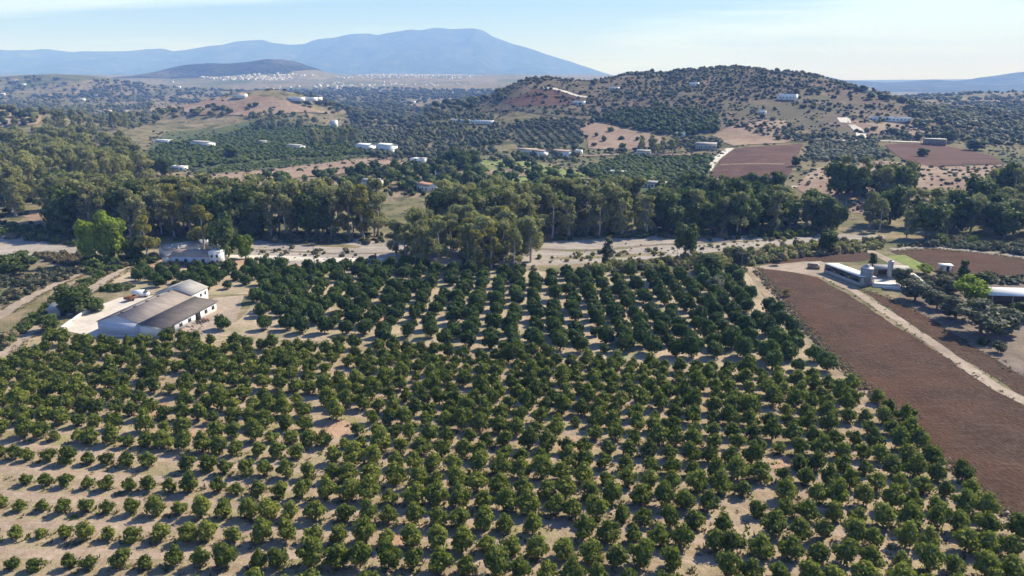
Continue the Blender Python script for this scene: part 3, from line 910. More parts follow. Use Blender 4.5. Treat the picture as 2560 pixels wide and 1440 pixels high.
sheet('bare_slope', wpoly([(1780, 340), (1850, 306), (1960, 300), (2010, 345), (1960, 358), (1830, 366)]), 'stubble', 0.12, 8.0, 0.4)
sheet('bare_slope', wpoly([(1255, 258), (1300, 240), (1342, 224), (1400, 229), (1440, 244), (1452, 260), (1380, 268), (1290, 268)]), 'plough_far', 0.3, 9.0, 0.25)
sheet('fallow_field', wpoly([(940, 254), (1000, 258), (1130, 261), (1050, 264), (960, 262)]), 'stubble', 0.3, 14.0, 0.2)
sheet('fallow_field', wpoly([(960, 276), (1060, 272), (1100, 283), (1000, 288)]), 'plough_far', 0.3, 12.0, 0.3)


# ------------------------------------------------------------------ plant prototypes
def rg(seed):
    return np.random.default_rng(seed)


def p_young(seed, leaves=520, sz=0.30):
    """young fruit tree, about 2.7 m wide and 2.7 m high, open ragged crown on a short trunk"""
    r = rg(seed)
    tr = QB(); cr = QB()
    top = r.uniform(0.75, 0.95)
    tr.tube([(0, 0, -0.15), (0.03, 0.02, 0.4), (0.02, -0.03, top)], [0.11, 0.085, 0.07], 6)
    lob = []
    k = r.integers(6, 9)
    for i in range(k):
        a = 2 * math.pi * i / k + r.uniform(-0.4, 0.4)
        d = r.uniform(0.45, 0.95)
        z = r.uniform(0.75, 1.75)
        rr = r.uniform(0.45, 0.70)
        lob.append((d * math.cos(a), d * math.sin(a), z, rr, rr, rr * r.uniform(0.75, 1.0)))
        tr.tube([(0.02, -0.03, top - 0.05), (d * math.cos(a) * 0.75, d * math.sin(a) * 0.75, z)], [0.05, 0.025], 4, cap=False)
    lob.append((r.uniform(-0.2, 0.2), r.uniform(-0.2, 0.2), 2.05, 0.62, 0.62, 0.62))
    lob.append((r.uniform(-0.2, 0.2), r.uniform(-0.2, 0.2), 1.15, 0.95, 0.95, 0.75))
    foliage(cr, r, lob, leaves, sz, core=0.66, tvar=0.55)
    return tr, cr


def p_round(seed, leaves=620, sz=0.42):
    """old citrus, a low dome about 4.4 m wide and 3.7 m high"""
    r = rg(seed)
    tr = QB(); cr = QB()
    tr.tube([(0, 0, -0.2), (0.03, 0.02, 0.5), (0, 0, 1.2)], [0.17, 0.13, 0.10], 6)
    lob = [(0, 0, 1.75, 1.75, 1.75, 1.45)]
    for i in range(13):
        a = r.uniform(0, 2 * math.pi); e = r.uniform(-0.35, 1.3)
        d = r.uniform(1.0, 1.65)
        rr = r.uniform(0.45, 0.9)
        lob.append((d * math.cos(a) * math.cos(e), d * math.sin(a) * math.cos(e), 1.6 + 1.25 * math.sin(e), rr, rr, rr * 0.9))
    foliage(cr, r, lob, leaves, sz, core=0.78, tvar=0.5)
    return tr, cr


def p_euca(seed, h=20.0, w=9.0, leaves=1500, sz=0.85, bare=0.18):
    r = rg(seed)
    tr = QB(); cr = QB()
    lean = r.uniform(-0.8, 0.8, 2)
    stems = 1 if r.random() < 0.6 else 2
    lob = []
    for s in range(stems):
        off = r.uniform(-1.2, 1.2, 2) * (stems - 1)
        pts = [(off[0] * 0.3, off[1] * 0.3, -0.4)]
        for q in (0.25, 0.5, 0.72, 0.9):
            pts.append((off[0] * (0.3 + q) + lean[0] * q + r.uniform(-0.3, 0.3), off[1] * (0.3 + q) + lean[1] * q + r.uniform(-0.3, 0.3), h * q))
        tr.tube(pts, [0.42, 0.33, 0.25, 0.16, 0.07], 7)
        for i in range(14):
            q = bare + 0.04 + (0.94 - bare) * r.random() ** 0.9
            base = np.array(pts[0]) + (np.array(pts[-1]) - np.array(pts[0])) * min(q, 0.95)
            a = r.uniform(0, 2 * math.pi)
            env = w / 2 * (0.55 + 0.45 * math.sin(math.pi * min(1, (q - bare) / (1 - bare)) ** 0.8))
            d = env * r.uniform(0.35, 0.9)
            z = h * q + r.uniform(0.3, 1.2)
            rr = r.uniform(0.11, 0.22) * w
            lob.append((base[0] + d * math.cos(a), base[1] + d * math.sin(a), min(z, h * 0.96), rr, rr, rr * r.uniform(0.8, 1.25)))
            if z > 1.5:
                tr.tube([tuple(base - np.array((0, 0, 0.9))), (base[0] + d * 0.8 * math.cos(a), base[1] + d * 0.8 * math.sin(a), z - 0.3)], [0.12, 0.05], 4, cap=False)
        lob.append((pts[-1][0], pts[-1][1], h * 0.93, w * 0.2, w * 0.2, w * 0.22))
    foliage(cr, r, lob, leaves, sz, jit=0.9, core=0.6, up=0.15, tvar=0.6, aspect=0.6)
    return tr, cr


def p_broad(seed, h=9.0, w=8.0, leaves=900, sz=0.75, base=0.16, slim=1.0, dens=0.7):
    r = rg(seed)
    tr = QB(); cr = QB()
    tr.tube([(0, 0, -0.3), (0.1, 0.05, h * 0.25), (0, 0.1, h * 0.55), (0.1, 0, h * 0.8)], [0.035 * h, 0.028 * h, 0.018 * h, 0.008 * h], 7)
    lob = [(0, 0, h * (base + (1 - base) * 0.5), w * 0.34 * slim, w * 0.34 * slim, h * (1 - base) * 0.42)]
    for i in range(14):
        a = r.uniform(0, 2 * math.pi); q = r.uniform(0, 1)
        env = w / 2 * math.sin(math.pi * (0.12 + 0.8 * q)) ** 0.6
        d = env * r.uniform(0.5, 0.8)
        rr = w * r.uniform(0.14, 0.22)
        z = h * (base + (1 - base) * (0.1 + 0.82 * q))
        lob.append((d * math.cos(a), d * math.sin(a), z, rr, rr, rr * r.uniform(0.8, 1.1)))
        tr.tube([(0.05, 0.05, max(h * 0.12, z - h * 0.2)), (d * 0.7 * math.cos(a), d * 0.7 * math.sin(a), z)], [0.010 * h, 0.004 * h], 4, cap=False)
    foliage(cr, r, lob, leaves, sz, core=dens, tvar=0.55)
    return tr, cr


def p_bush(seed, leaves=160, sz=0.35, h=1.0):
    """shrub about 2 m wide and 1.5 m high"""
    r = rg(seed)
    cr = QB()
    lob = []
    for i in range(6):
        a = r.uniform(0, 2 * math.pi); d = r.uniform(0.1, 0.65); rr = r.uniform(0.35, 0.6)
        lob.append((d * math.cos(a), d * math.sin(a), r.uniform(0.35, 0.95) * h, rr, rr, rr * 0.85))
    foliage(cr, r, lob, leaves, sz, core=0.72, tvar=0.6)
    return cr


def p_far(seed, n=14, sz=0.8, flat=0.8, lobes=2):
    """small crown of about 2 m for trees that are only a few pixels high; scaled up where it stands"""
    r = rg(seed)
    cr = QB()
    lob = []
    for i in range(lobes):
        lob.append((r.uniform(-0.3, 0.3), r.uniform(-0.3, 0.3), r.uniform(0.75, 1.1), r.uniform(0.6, 0.85), r.uniform(0.6, 0.85), r.uniform(0.55, 0.75)))
    foliage(cr, r, lob, n, sz, core=0.9, tvar=0.5)
    cr.tube([(0, 0, -0.2), (0, 0, 0.6)], [0.1, 0.07], 4, 0.1, 1, cap=False)
    return cr


def two(protos, lm, bm='bark'):
    """share the trunk and crown meshes of each prototype"""
    return [(mesh_of('trunk', t, bm), mesh_of('crown', c, lm)) for t, c in protos]


def merged_proto(pr):
    q = QB()
    V, Q, T, MI = pr[1].arrays(); q.add(V, Q, T, 0)
    V, Q, T, MI = pr[0].arrays(); q.add(V, Q, 0.3, 1)
    return q


def plant(name, meshes, label, cat, group, x, y, s, sz=None, tint=0.0, z=None):
    an = random.uniform(0.88, 1.14)
    t = thing(name, label, cat, (x, y, Hs(x, y) if z is None else z), random.uniform(0, 6.28), group, (s * an, s / an, sz or s))
    tr = link('trunk', meshes[0], t)
    cr = link('crown', meshes[1], t)
    cr.color = (1 + tint, 1, 1, 1)
    return t


# per-tree tint travels in the object colour
for mname in [k for k in M if k.startswith('leaf_')]:
    nt = M[mname].node_tree
    oi = next(n for n in nt.nodes if n.type == 'OBJECT_INFO')
    sp = nt.nodes.new('ShaderNodeSeparateColor')
    nt.links.new(oi.outputs['Color'], sp.inputs[0])
    rp = next(n for n in nt.nodes if n.type == 'VALTORGB')
    src = rp.inputs[0].links[0].from_socket
    a = mth(nt, 'ADD', src, mth(nt, 'SUBTRACT', sp.outputs[0], 1.0), clamp=True)
    nt.links.new(a, rp.inputs[0])


def row_labels(objs, fmt):
    """objs: list of (row key, u, object); rows are numbered in order of key, trees from the left"""
    rows = sorted({k for k, _, _ in objs})
    for i, k in enumerate(rows):
        for j, (_, _, o) in enumerate(sorted([q for q in objs if q[0] == k], key=lambda q: q[1])):
            o['label'] = fmt.format(row=ordinal(i + 1), n=ordinal(j + 1))


# ------------------------------------------------------------------ the near orchard
E = np.array((math.cos(ROW), math.sin(ROW))); Pp = np.array((-math.sin(ROW), math.cos(ROW)))
GAPS = [(*G(u, v), r) for u, v, r in ((832, 1072, 3.6), (510, 1082, 2.4), (385, 1022, 2.8), (858, 948, 2.6), (1003, 1335, 2.5), (1750, 1000, 2.8), (1925, 1050, 2.4),
                                      (1795, 1142, 2.2), (1950, 1156, 2.5), (2155, 1036, 2.4), (1440, 1112, 2.2))]
FRONT_T = [(-128, 54), (74, 54), (71.5, 87.8), (71.2, 105.1), (71.8, 132.0), (64.5, 145.7), (30.1, 150.9), (1.8, 157.3), (-72.7, 166.2), (-80, 165.4), (-108, 165.8), (-113.2, 167.5), (-110.5, 152.0), (-121.8, 135.2)]
cand = []
r = rg(5)
for k in range(-9, 14):
    for w0 in (0.0,):
        ln = []
        for xx in np.arange(-118, 73, 6.0):
            b0 = np.array((-2.4, 103.6)) + E * (xx / E[0])
            qq = b0 + Pp * (k + 0.5) * (4.85 + (2.1 if k < 0 else 0.55) * float(sst(0, -85, b0[0])))
            if inside(FRONT_T, np.array([qq[0]]), np.array([qq[1]]))[0]:
                ln.append(qq)
        if len(ln) > 3:
            strip('tractor_alley', ln, [1.5 + 0.9 * float(sst(0, -60, p[0])) * (k < 0) for p in ln], 'alley', 0.036, 2.4, 0.42)
for i in range(-16, 30):
    k = i - 7
    off = r.uniform(0, 3.6)
    rowt = r.uniform(-0.16, 0.16)
    for j in range(-54, 54):
        b0 = np.array((-2.4, 103.6)) + E * (3.4 * j + off)
        left = float(sst(0, -85, b0[0]))
        q = b0 + Pp * k * (4.85 + (2.1 if k < 0 else 0.55) * left)
        q = q + r.normal(size=2) * np.array((0.30, 0.18))
        if not inside(FRONT_T, np.array([q[0]]), np.array([q[1]]))[0]:
            continue
        if any((q[0] - gx) ** 2 + (q[1] - gy) ** 2 < gr ** 2 for gx, gy, gr in GAPS) or r.random() < 0.035:
            continue
        u, v = proj(q[0], q[1], 1.2)
        if not (-140 < u < 2700 and v < 1560):
            continue
        small = float(sst(900, 150, u) * sst(1040, 1230, v))
        s = (1.22 - 0.36 * small + 0.10 * float(sst(1150, 1000, v)) + 0.02 * float(sst(1500, 2300, u))) * r.uniform(0.80, 1.18)
        bright = 0.34 if k == 0 else (0.14 if k in (-4, 6, 13) else 0.0)
        tint = rowt + bright + 0.9 * float(fbm(q[0] / 26, q[1] / 26, 91, 2)) * 0.35 - 0.04 + r.normal() * 0.07
        if r.random() < 0.03:
            tint += 0.35; s *= 0.75
        cand.append((u, v, q[0], q[1], s, tint, i))
vis = [c for c in cand if -10 < c[0] < 2570 and c[1] < 1462]
vis.sort(key=lambda c: -c[4] / (c[3] + 40))
best = set(id(c) for c in vis[:300])
yp = [p_young(100 + k) for k in range(14)]
ym = two(yp, 'leaf_young')
objs = []
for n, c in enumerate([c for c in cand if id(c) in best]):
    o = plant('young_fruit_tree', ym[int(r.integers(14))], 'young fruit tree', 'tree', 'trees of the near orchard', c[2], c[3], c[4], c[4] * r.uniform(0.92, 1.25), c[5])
    objs.append((c[6], c[0], o))
row_labels(objs, 'leafy green fruit tree, {n} from the left in the {row} row from the bottom edge')
yl = [merged_proto(p_young(140 + k, 300, 0.40)) for k in range(6)]
o = joined('young_fruit_trees', yl, [(r.integers(6), c[2], c[3], 0, c[4], c[4] * r.uniform(0.9, 1.12), r.uniform(0, 6.28), c[5] + r.uniform(-0.15, 0.15)) for c in cand if id(c) not in best], ['leaf_young', 'bark'])
tag(o, 'dense far rows of the near fruit orchard below the barn', 'orchard', kind='stuff')

# ------------------------------------------------------------------ the darker grove behind it
BACK_T = [(69.0, 146.0), (70.2, 160.0), (69.6, 184.1), (71.4, 203.8), (74.0, 221.4), (72.1, 229.2), (41.2, 228.1), (0.0, 230.3), (-51.7, 239.3), (-87.9, 237.6), (-124.7, 227.0), (-119.2, 218.1), (-106.6, 212.6), (-75.9, 212.6), (-73.2, 186.3), (-76.9, 173.3), (1.8, 159.3), (30.2, 152.0)]
cand2 = []
for i in range(-8, 30):
    for j in range(-46, 40):
        q = np.array((58.0, 178.0)) + np.array((0.15, 5.9)) * (i - 6) + np.array((5.2, -0.6)) * j
        q = q + r.normal(size=2) * 0.55
        if not inside(BACK_T, np.array([q[0]]), np.array([q[1]]))[0] or r.random() < 0.04:
            continue
        u, v = proj(q[0], q[1], 1.5)
        if 560 < u < 640 and v > 735:
            continue
        s = r.uniform(1.0, 1.26) * (1.0 - 0.12 * float(sst(1500, 900, u) * sst(760, 830, v)))
        if r.random() < 0.10:
            s *= r.uniform(0.55, 0.8)
        cand2.append((u, v, q[0], q[1], s, 0.5 * float(fbm(q[0] / 30, q[1] / 30, 95, 2)), i))
cand2.sort(key=lambda c: -c[4] / (c[3] + 20))
cp = [p_round(200 + k) for k in range(12)]
cm = two(cp, 'leaf_citrus')
objs = []
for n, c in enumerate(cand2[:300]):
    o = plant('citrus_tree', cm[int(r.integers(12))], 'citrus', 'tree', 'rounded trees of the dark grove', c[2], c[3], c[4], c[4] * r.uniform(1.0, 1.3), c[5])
    objs.append((c[6], c[0], o))
row_labels(objs, 'dark rounded citrus tree, {n} from the left in the {row} nearest row of the grove')
cl = [merged_proto(p_round(240 + k, 300, 0.6)) for k in range(5)]
if len(cand2) > 300:
    tag(joined('citrus_trees', cl, [(r.integers(5), c[2], c[3], 0, c[4], c[4], r.uniform(0, 6.28), c[5]) for c in cand2[300:]], ['leaf_citrus', 'bark']),
        'far rows of the dark citrus grove along the riverbank', 'grove', kind='stuff')
print('orchard', len(cand), len(vis), 'grove', len(cand2))


# ------------------------------------------------------------------ stands of tall trees along the river
def spread(poly, n, dmin, seed, bias=0.0, mask=None, metres=False):
    """uneven but spaced points inside a polygon given in pixels"""
    W = poly if metres else wpoly(poly)
    B = np.array(W)
    (x0, y0), (x1, y1) = B.min(0), B.max(0)
    r_ = rg(seed)
    X = r_.uniform(x0, x1, n * 40); Y = r_.uniform(y0, y1, n * 40)
    k = inside(W, X, Y)
    if bias:
        k &= r_.random(len(X)) < (y0 / Y) ** bias
    if mask is not None:
        k &= mask(X, Y, r_)
    X, Y = X[k], Y[k]
    out = []
    cell = {}
    for x, y in zip(X, Y):
        d = dmin * (1 + 0.0 * y)
        c = (int(x // d), int(y // d))
        if any((x - a) ** 2 + (y - b) ** 2 < d * d for i in (-1, 0, 1) for j in (-1, 0, 1) for a, b in cell.get((c[0] + i, c[1] + j), ())):
            continue
        cell.setdefault(c, []).append((x, y))
        out.append((float(x), float(y)))
        if len(out) >= n:
            break
    return out


EP = [p_euca(300 + k, 20.0, (9.0, 10.5, 8.0, 11.0)[k % 4], 1500, 0.95, (0.10, 0.16, 0.06)[k % 3]) for k in range(9)]
EL = [merged_proto(p_euca(320 + k, 20.0, 10.0, 700, 1.4, 0.15)) for k in range(4)]
EM = two(EP, 'leaf_euca', 'bark_pale')
EY = [(t, mesh_of('crown', EP[k][1], 'leaf_yellow')) for k, (t, c) in enumerate(EM[:3])]
BP = [p_broad(340 + k, 10.0, 9.0, 1000, 0.8) for k in range(6)]
BM = two(BP, 'leaf_broad')
BB = [(t, mesh_of('crown', BP[k][1], 'leaf_poplar')) for k, (t, c) in enumerate(BM[:4])]
BO = [(t, mesh_of('crown', BP[k][1], 'leaf_olive')) for k, (t, c) in enumerate(BM[:4])]
BS = two([p_broad(360 + k, 10.0, 4.2, 700, 0.6, 0.08) for k in range(3)], 'leaf_broad')
BSO = [(t, mesh_of('crown', p_broad(360 + k, 10.0, 4.2, 700, 0.6, 0.08)[1], 'leaf_olive')) for k, (t, c) in enumerate(BS)]


def stand(poly, n, dmin, hr, seed, fmt, group, kinds=((1.0, 'euca'),), tint=0.0, keep=999, mass=None):
    """tall trees of one stand, labelled from left to right"""
    r_ = rg(seed)
    res = []; rest = []
    for i, (x, y) in enumerate(sorted(spread(poly, n, dmin, seed), key=lambda p: p[1])):
        h = r_.uniform(*hr)
        if i >= keep:
            rest.append((r_.integers(4), x, y, Hs(x, y), h / 20 * r_.uniform(0.95, 1.25), h / 20, r_.uniform(0, 6.28), tint + r_.uniform(-0.2, 0.2)))
            continue
        q = r_.random(); k = 'euca'
        for p, kk in kinds:
            if q < p:
                k = kk; break
            q -= p
        if k == 'euca':
            s = h / 20.0; ms = EM[r_.integers(9)]; nm = 'eucalyptus_tree'; w = s * r_.uniform(0.95, 1.25)
        elif k == 'yellow':
            s = h / 20.0; ms = EY[r_.integers(3)]; nm = 'eucalyptus_tree'; w = s * r_.uniform(0.8, 1.0)
        else:
            s = h / 10.0; ms = (BM if k == 'broad' else BO)[r_.integers(4)]; nm = 'broadleaf_tree'; w = s * r_.uniform(0.85, 1.1)
        o = plant(nm, ms, 'tree', 'tree', group, x, y, w, s, tint + r_.uniform(-0.14, 0.14))
        res.append((proj(x, y, 5)[0], o))
    if rest:
        tag(joined(mass[0], EL, rest, ['leaf_euca', 'bark_pale']), mass[1], 'wood', kind='stuff')
    res.sort(key=lambda q: q[0])
    for i, (_, o) in enumerate(res):
        o['label'] = fmt.format(n=ordinal(i + 1))


stand([(130, 588), (340, 598), (600, 600), (950, 600), (965, 578), (600, 566), (330, 550), (150, 548)], 105, 4.0, (17, 22), 401,
      'grey-green eucalyptus, {n} from the left in the riverside belt behind the farmhouse', 'riverside eucalyptus belt', ((0.82, 'euca'), (0.12, 'broad'), (0.06, 'yellow')), 0.0, 85, ('eucalyptus_rows', 'back rows of the riverside eucalyptus belt'))
stand([(-80, 560), (60, 548), (130, 556), (240, 500), (365, 478), (345, 415), (200, 372), (0, 360), (-80, 372)], 150, 6.5, (17, 24), 402,
      'olive-grey eucalyptus, {n} from the left in the dense wood at the left edge', 'eucalyptus wood on the left', ((0.92, 'euca'), (0.08, 'broad')), 0.08, 34, ('eucalyptus_wood', 'mass of olive-grey eucalyptus in the deep left wood'))
stand([(957, 670), (1150, 676), (1335, 674), (1340, 648), (1240, 622), (1050, 618), (962, 640)], 38, 3.2, (12.5, 17), 403,
      'ragged eucalyptus, {n} from the left in the clump at the edge of the dark grove', 'eucalyptus clump beside the grove', ((0.86, 'euca'), (0.14, 'yellow')), 0.05)
stand([(1100, 604), (1345, 602), (1640, 592), (1640, 562), (1350, 556), (1110, 560)], 52, 4.2, (16, 21), 404,
      'tall eucalyptus, {n} from the left in the belt beyond the pale riverbed', 'eucalyptus belt beyond the riverbed', ((0.85, 'euca'), (0.1, 'broad'), (0.05, 'yellow')))
stand([(1650, 592), (1760, 598), (1880, 586), (2085, 582), (2080, 556), (1900, 540), (1660, 545)], 44, 4.2, (12.5, 18), 405,
      'dark green tree, {n} from the left in the belt right of the pale riverbed', 'dark belt right of the riverbed', ((0.35, 'euca'), (0.65, 'broad')), -0.05)
stand([(2105, 592), (2320, 604), (2330, 566), (2180, 548)], 9, 5.5, (11, 17), 406,
      'broad shady tree, {n} from the left in the group behind the feed silos', 'trees behind the silos', ((0.55, 'euca'), (0.45, 'broad')))
stand([(2335, 592), (2470, 600), (2640, 606), (2640, 566), (2500, 548), (2345, 556)], 26, 5.0, (11, 17), 407,
      'dark bluish tree, {n} from the left in the row above the rear ploughed field', 'tree row above the rear field', ((0.5, 'euca'), (0.5, 'broad')), -0.1)
stand([(2080, 500), (2180, 512), (2270, 510), (2270, 480), (2100, 478)], 11, 6.0, (13, 19), 408,
      'spreading tree, {n} from the left in the group on the dry slope', 'trees on the dry slope', ((0.5, 'euca'), (0.5, 'broad')))
stand([(2440, 548), (2520, 552), (2640, 548), (2640, 500), (2480, 505)], 10, 6.5, (14, 20), 409,
      'tall dark tree, {n} from the left in the clump at the right edge', 'trees at the right edge', ((0.6, 'euca'), (0.4, 'broad')), -0.06)
stand([(1640, 540), (1900, 525), (1985, 490), (1940, 462), (1760, 470), (1640, 480)], 46, 5.0, (6, 11), 410,
      'bushy green tree, {n} from the left in the thicket below the red field', 'thicket below the red field', ((0.1, 'euca'), (0.9, 'broad')), 0.05)
stand([(205, 470), (340, 455), (420, 440), (330, 405), (220, 420)], 16, 6.0, (9, 15), 411,
      'dark green tree, {n} from the left where the left wood meets the fields', 'trees at the edge of the left wood', ((0.2, 'euca'), (0.8, 'broad')))
stand([(860, 478), (1000, 474), (1170, 480), (1180, 440), (1080, 425), (900, 432)], 40, 5.5, (5, 10), 412,
      'garden tree, {n} from the left among the houses behind the river belt', 'garden trees behind the belt', ((0.1, 'euca'), (0.75, 'broad'), (0.15, 'olive')), 0.1)
stand([(110, 346), (170, 352), (245, 344), (240, 326), (130, 326)], 9, 9.0, (18, 26), 413,
      'huge grey eucalyptus, {n} from the left in the far group behind the left wood', 'far eucalyptus group', tint=-0.05)
stand([(250, 336), (345, 338), (345, 318), (255, 316)], 8, 9.0, (15, 22), 414,
      'brownish eucalyptus, {n} from the left in the second far group behind the left wood', 'second far eucalyptus group', tint=0.05)
stand([(770, 372), (905, 370), (905, 350), (780, 348)], 15, 7.0, (13, 18), 415,
      'slender eucalyptus, {n} from the left in the row left of the twin white houses', 'eucalyptus left of the twin houses', tint=-0.02)
stand([(600, 330), (700, 326), (790, 322), (790, 306), (610, 308)], 12, 10.0, (14, 20), 416,
      'hazy eucalyptus, {n} from the left below the bare pink hill', 'eucalyptus below the bare hill', tint=0.0)
stand([(1600, 392), (1700, 388), (1690, 370), (1600, 372)], 8, 7.0, (10, 14), 417,
      'bushy eucalyptus, {n} from the left at the foot of the pink slope', 'eucalyptus below the pink slope', tint=0.05)
stand([(1085, 420), (1190, 430), (1190, 412), (1100, 404)], 9, 5.5, (9, 13), 418,
      'full green tree, {n} from the left in the group right of the arched white house', 'trees right of the arched house', ((1.0, 'broad'),), 0.12)


# ------------------------------------------------------------------ trees that stand out one by one
def tree(u, v, h, w, kind, label, name='broadleaf_tree', tint=0.0, group=None):
    sets = {'bright': (BB, 10, 9), 'broad': (BM, 10, 9), 'olive': (BO, 10, 9), 'slim': (BS, 10, 4.2), 'slimolive': (BSO, 10, 4.2), 'euca': (EM, 20, 9.5), 'yellow': (EY, 20, 9.5)}
    ms, hh, ww = sets[kind]
    x, y = G(u, v)
    return plant(name, ms[random.randrange(len(ms))], label, 'tree', group, x, y, w / ww, h / hh, tint)


tree(236, 660, 15.5, 9.5, 'bright', 'bright yellow-green poplar left of its twin, beside the lane', 'poplar_tree', 0.05)
tree(287, 656, 17.0, 9.5, 'bright', 'bright yellow-green poplar with a pointed top, right of its twin', 'poplar_tree', -0.05)
tree(372, 655, 16.0, 7.0, 'yellow', 'thin yellowing poplar left of the farmhouse', 'poplar_tree', 0.0)
tree(340, 652, 9.0, 8.0, 'broad', 'low dark tree between the bright poplars and the thin yellowing one')
tree(510, 630, 17.0, 9.0, 'yellow', 'tall yellow-green tree standing right behind the farmhouse', 'poplar_tree', -0.25)
tree(564, 650, 15.5, 10.5, 'broad', 'tall dark green tree at the right end of the farmhouse')
tree(614, 646, 8.5, 6.0, 'bright', 'small fresh green tree right of the farmhouse by the riverbed', 'poplar_tree', -0.3)
tree(1517, 660, 9.5, 5.2, 'slimolive', 'slender blue-green poplar alone before the pale riverbed', 'poplar_tree')
tree(1713, 644, 12.5, 9.5, 'broad', 'rounded willow-like tree alone on the pale riverbed', tint=0.12)
tree(2067, 632, 8.5, 9.0, 'broad', 'very dark round tree at the right end of the riverbed', tint=-0.15)
tree(1776, 682, 6.0, 11.0, 'broad', 'wide dark dome-shaped shrub at the corner of the grove', 'large_shrub', -0.1)
tree(1850, 668, 6.5, 7.0, 'olive', 'half-bare dark tree at the corner of the ploughed field', tint=-0.3)
tree(1790, 736, 5.5, 7.0, 'olive', 'grey olive tree among the green trees of the grove', 'olive_tree', -0.1)
tree(38, 692, 8.0, 13.0, 'broad', 'big dark rounded shrub at the left edge above the lane', 'large_shrub', -0.1)
tree(188, 787, 8.0, 9.5, 'broad', 'spreading tree shading the lane beside the barn yard', tint=0.0)
tree(238, 778, 4.2, 6.5, 'broad', 'rounded low bush at the edge of the barn yard', 'large_shrub', 0.1)
tree(122, 828, 4.5, 6.5, 'broad', 'leafy bush at the lane corner by the end of the white wall', 'large_shrub', 0.12)
tree(2253, 718, 6.0, 6.5, 'olive', 'purplish dark tree hiding the end of the silo yard', 'olive_tree', -0.3)
tree(2287, 752, 6.0, 10.0, 'olive', 'grey dome-shaped olive in front of the silo yard', 'olive_tree', 0.0)
tree(2342, 772, 5.0, 7.5, 'olive', 'low olive left of the bright green tree by the open barn', 'olive_tree', -0.1)
tree(2388, 800, 6.0, 9.5, 'olive', 'olive tree just below the bright green tree', 'olive_tree', -0.05)
tree(2450, 836, 8.0, 13.0, 'olive', 'largest spreading olive, with a dark trunk, above the ploughed strip', 'olive_tree', -0.08)
tree(2512, 836, 6.8, 8.0, 'olive', 'olive tree right of the largest spreading olive', 'olive_tree', -0.02)
tree(2422, 764, 8.0, 9.0, 'bright', 'bright green bushy tree at the left end of the open barn', tint=-0.25)
tree(2404, 712, 8.0, 3.6, 'slim', 'dark pointed cypress standing between the hut and the open barn', 'cypress_tree', -0.1)
tree(2358, 722, 4.2, 6.0, 'olive', 'greyish bush below the white hut', 'large_shrub', -0.1)
tree(2382, 736, 4.0, 6.0, 'olive', 'greyish bush between the cypress and the olives', 'large_shrub', -0.15)
tree(2455, 712, 4.0, 5.5, 'broad', 'small dark tree behind the open barn roof', tint=-0.1)
tree(2552, 800, 5.0, 7.0, 'broad', 'dark bush at the right edge below the open barn', 'large_shrub', -0.1)
tree(2455, 862, 1.8, 3.2, 'broad', 'low dark shrub on bare ground below the largest olive', 'large_shrub', -0.2)
tree(2495, 882, 2.6, 3.2, 'olive', 'small leaning bush at the edge of the ploughed strip', 'large_shrub', -0.3)
tree(2181, 666, 4.8, 3.4, 'slim', 'dark little cypress beside the grey flat-roofed shed', 'cypress_tree', -0.3)
tree(2310, 684, 3.0, 5.5, 'bright', 'yellow-green round bush at the right end of the grey shed', 'large_shrub', -0.15)
tree(1940, 664, 2.6, 3.4, 'olive', 'scraggy dark bush alone at the head of the ploughed field', 'large_shrub', -0.35)
tree(1968, 742, 2.4, 3.2, 'yellow', 'thin half-bare bush on the edge of the ploughed field', 'large_shrub', -0.2)
tree(1943, 478, 10.0, 10.0, 'broad', 'dark tree below the corner of the red field', tint=-0.2)
tree(1990, 416, 6.0, 7.0, 'broad', 'dark tree at the right end of the red field path', tint=-0.25)
tree(2307, 392, 6.0, 10.0, 'broad', 'single dark tree in the middle of the right red field', tint=-0.3)
tree(2371, 356, 10.0, 12.0, 'broad', 'dark tree beside the flat-roofed house above the right red field', tint=-0.15)
tree(2440, 376, 8.0, 17.0, 'broad', 'wide dark tree at the upper edge of the right red field', tint=-0.2)
tree(906, 452, 11.0, 9.0, 'broad', 'dark rounded tree standing above the middle of the river belt', tint=-0.15)
tree(580, 400, 10.0, 14.0, 'broad', 'dark spreading tree by the short pale lane in the green fields', tint=-0.2)
tree(1305, 402, 7.0, 12.0, 'broad', 'dark tree beside the white farmhouses at the foot of the hill', tint=-0.15)


# ------------------------------------------------------------------ scattered trees of the valley and the hill
RED1 = wpoly([(1772, 445), (1796, 400), (1830, 370), (2012, 356), (1992, 398), (1976, 446), (1850, 460)])
RED2 = wpoly([(2206, 360), (2330, 354), (2425, 373), (2490, 390), (2518, 414), (2420, 416), (2330, 422), (2250, 400)])


def make_far(seed, kw, count):
    return [p_far(seed + k, **kw) for k in range(count)]


FAR = make_far(500, dict(n=16, sz=0.75), 8)


def far_mesh(lm):
    return [mesh_of('far_tree', f, [lm, 'bark']) for f in FAR]


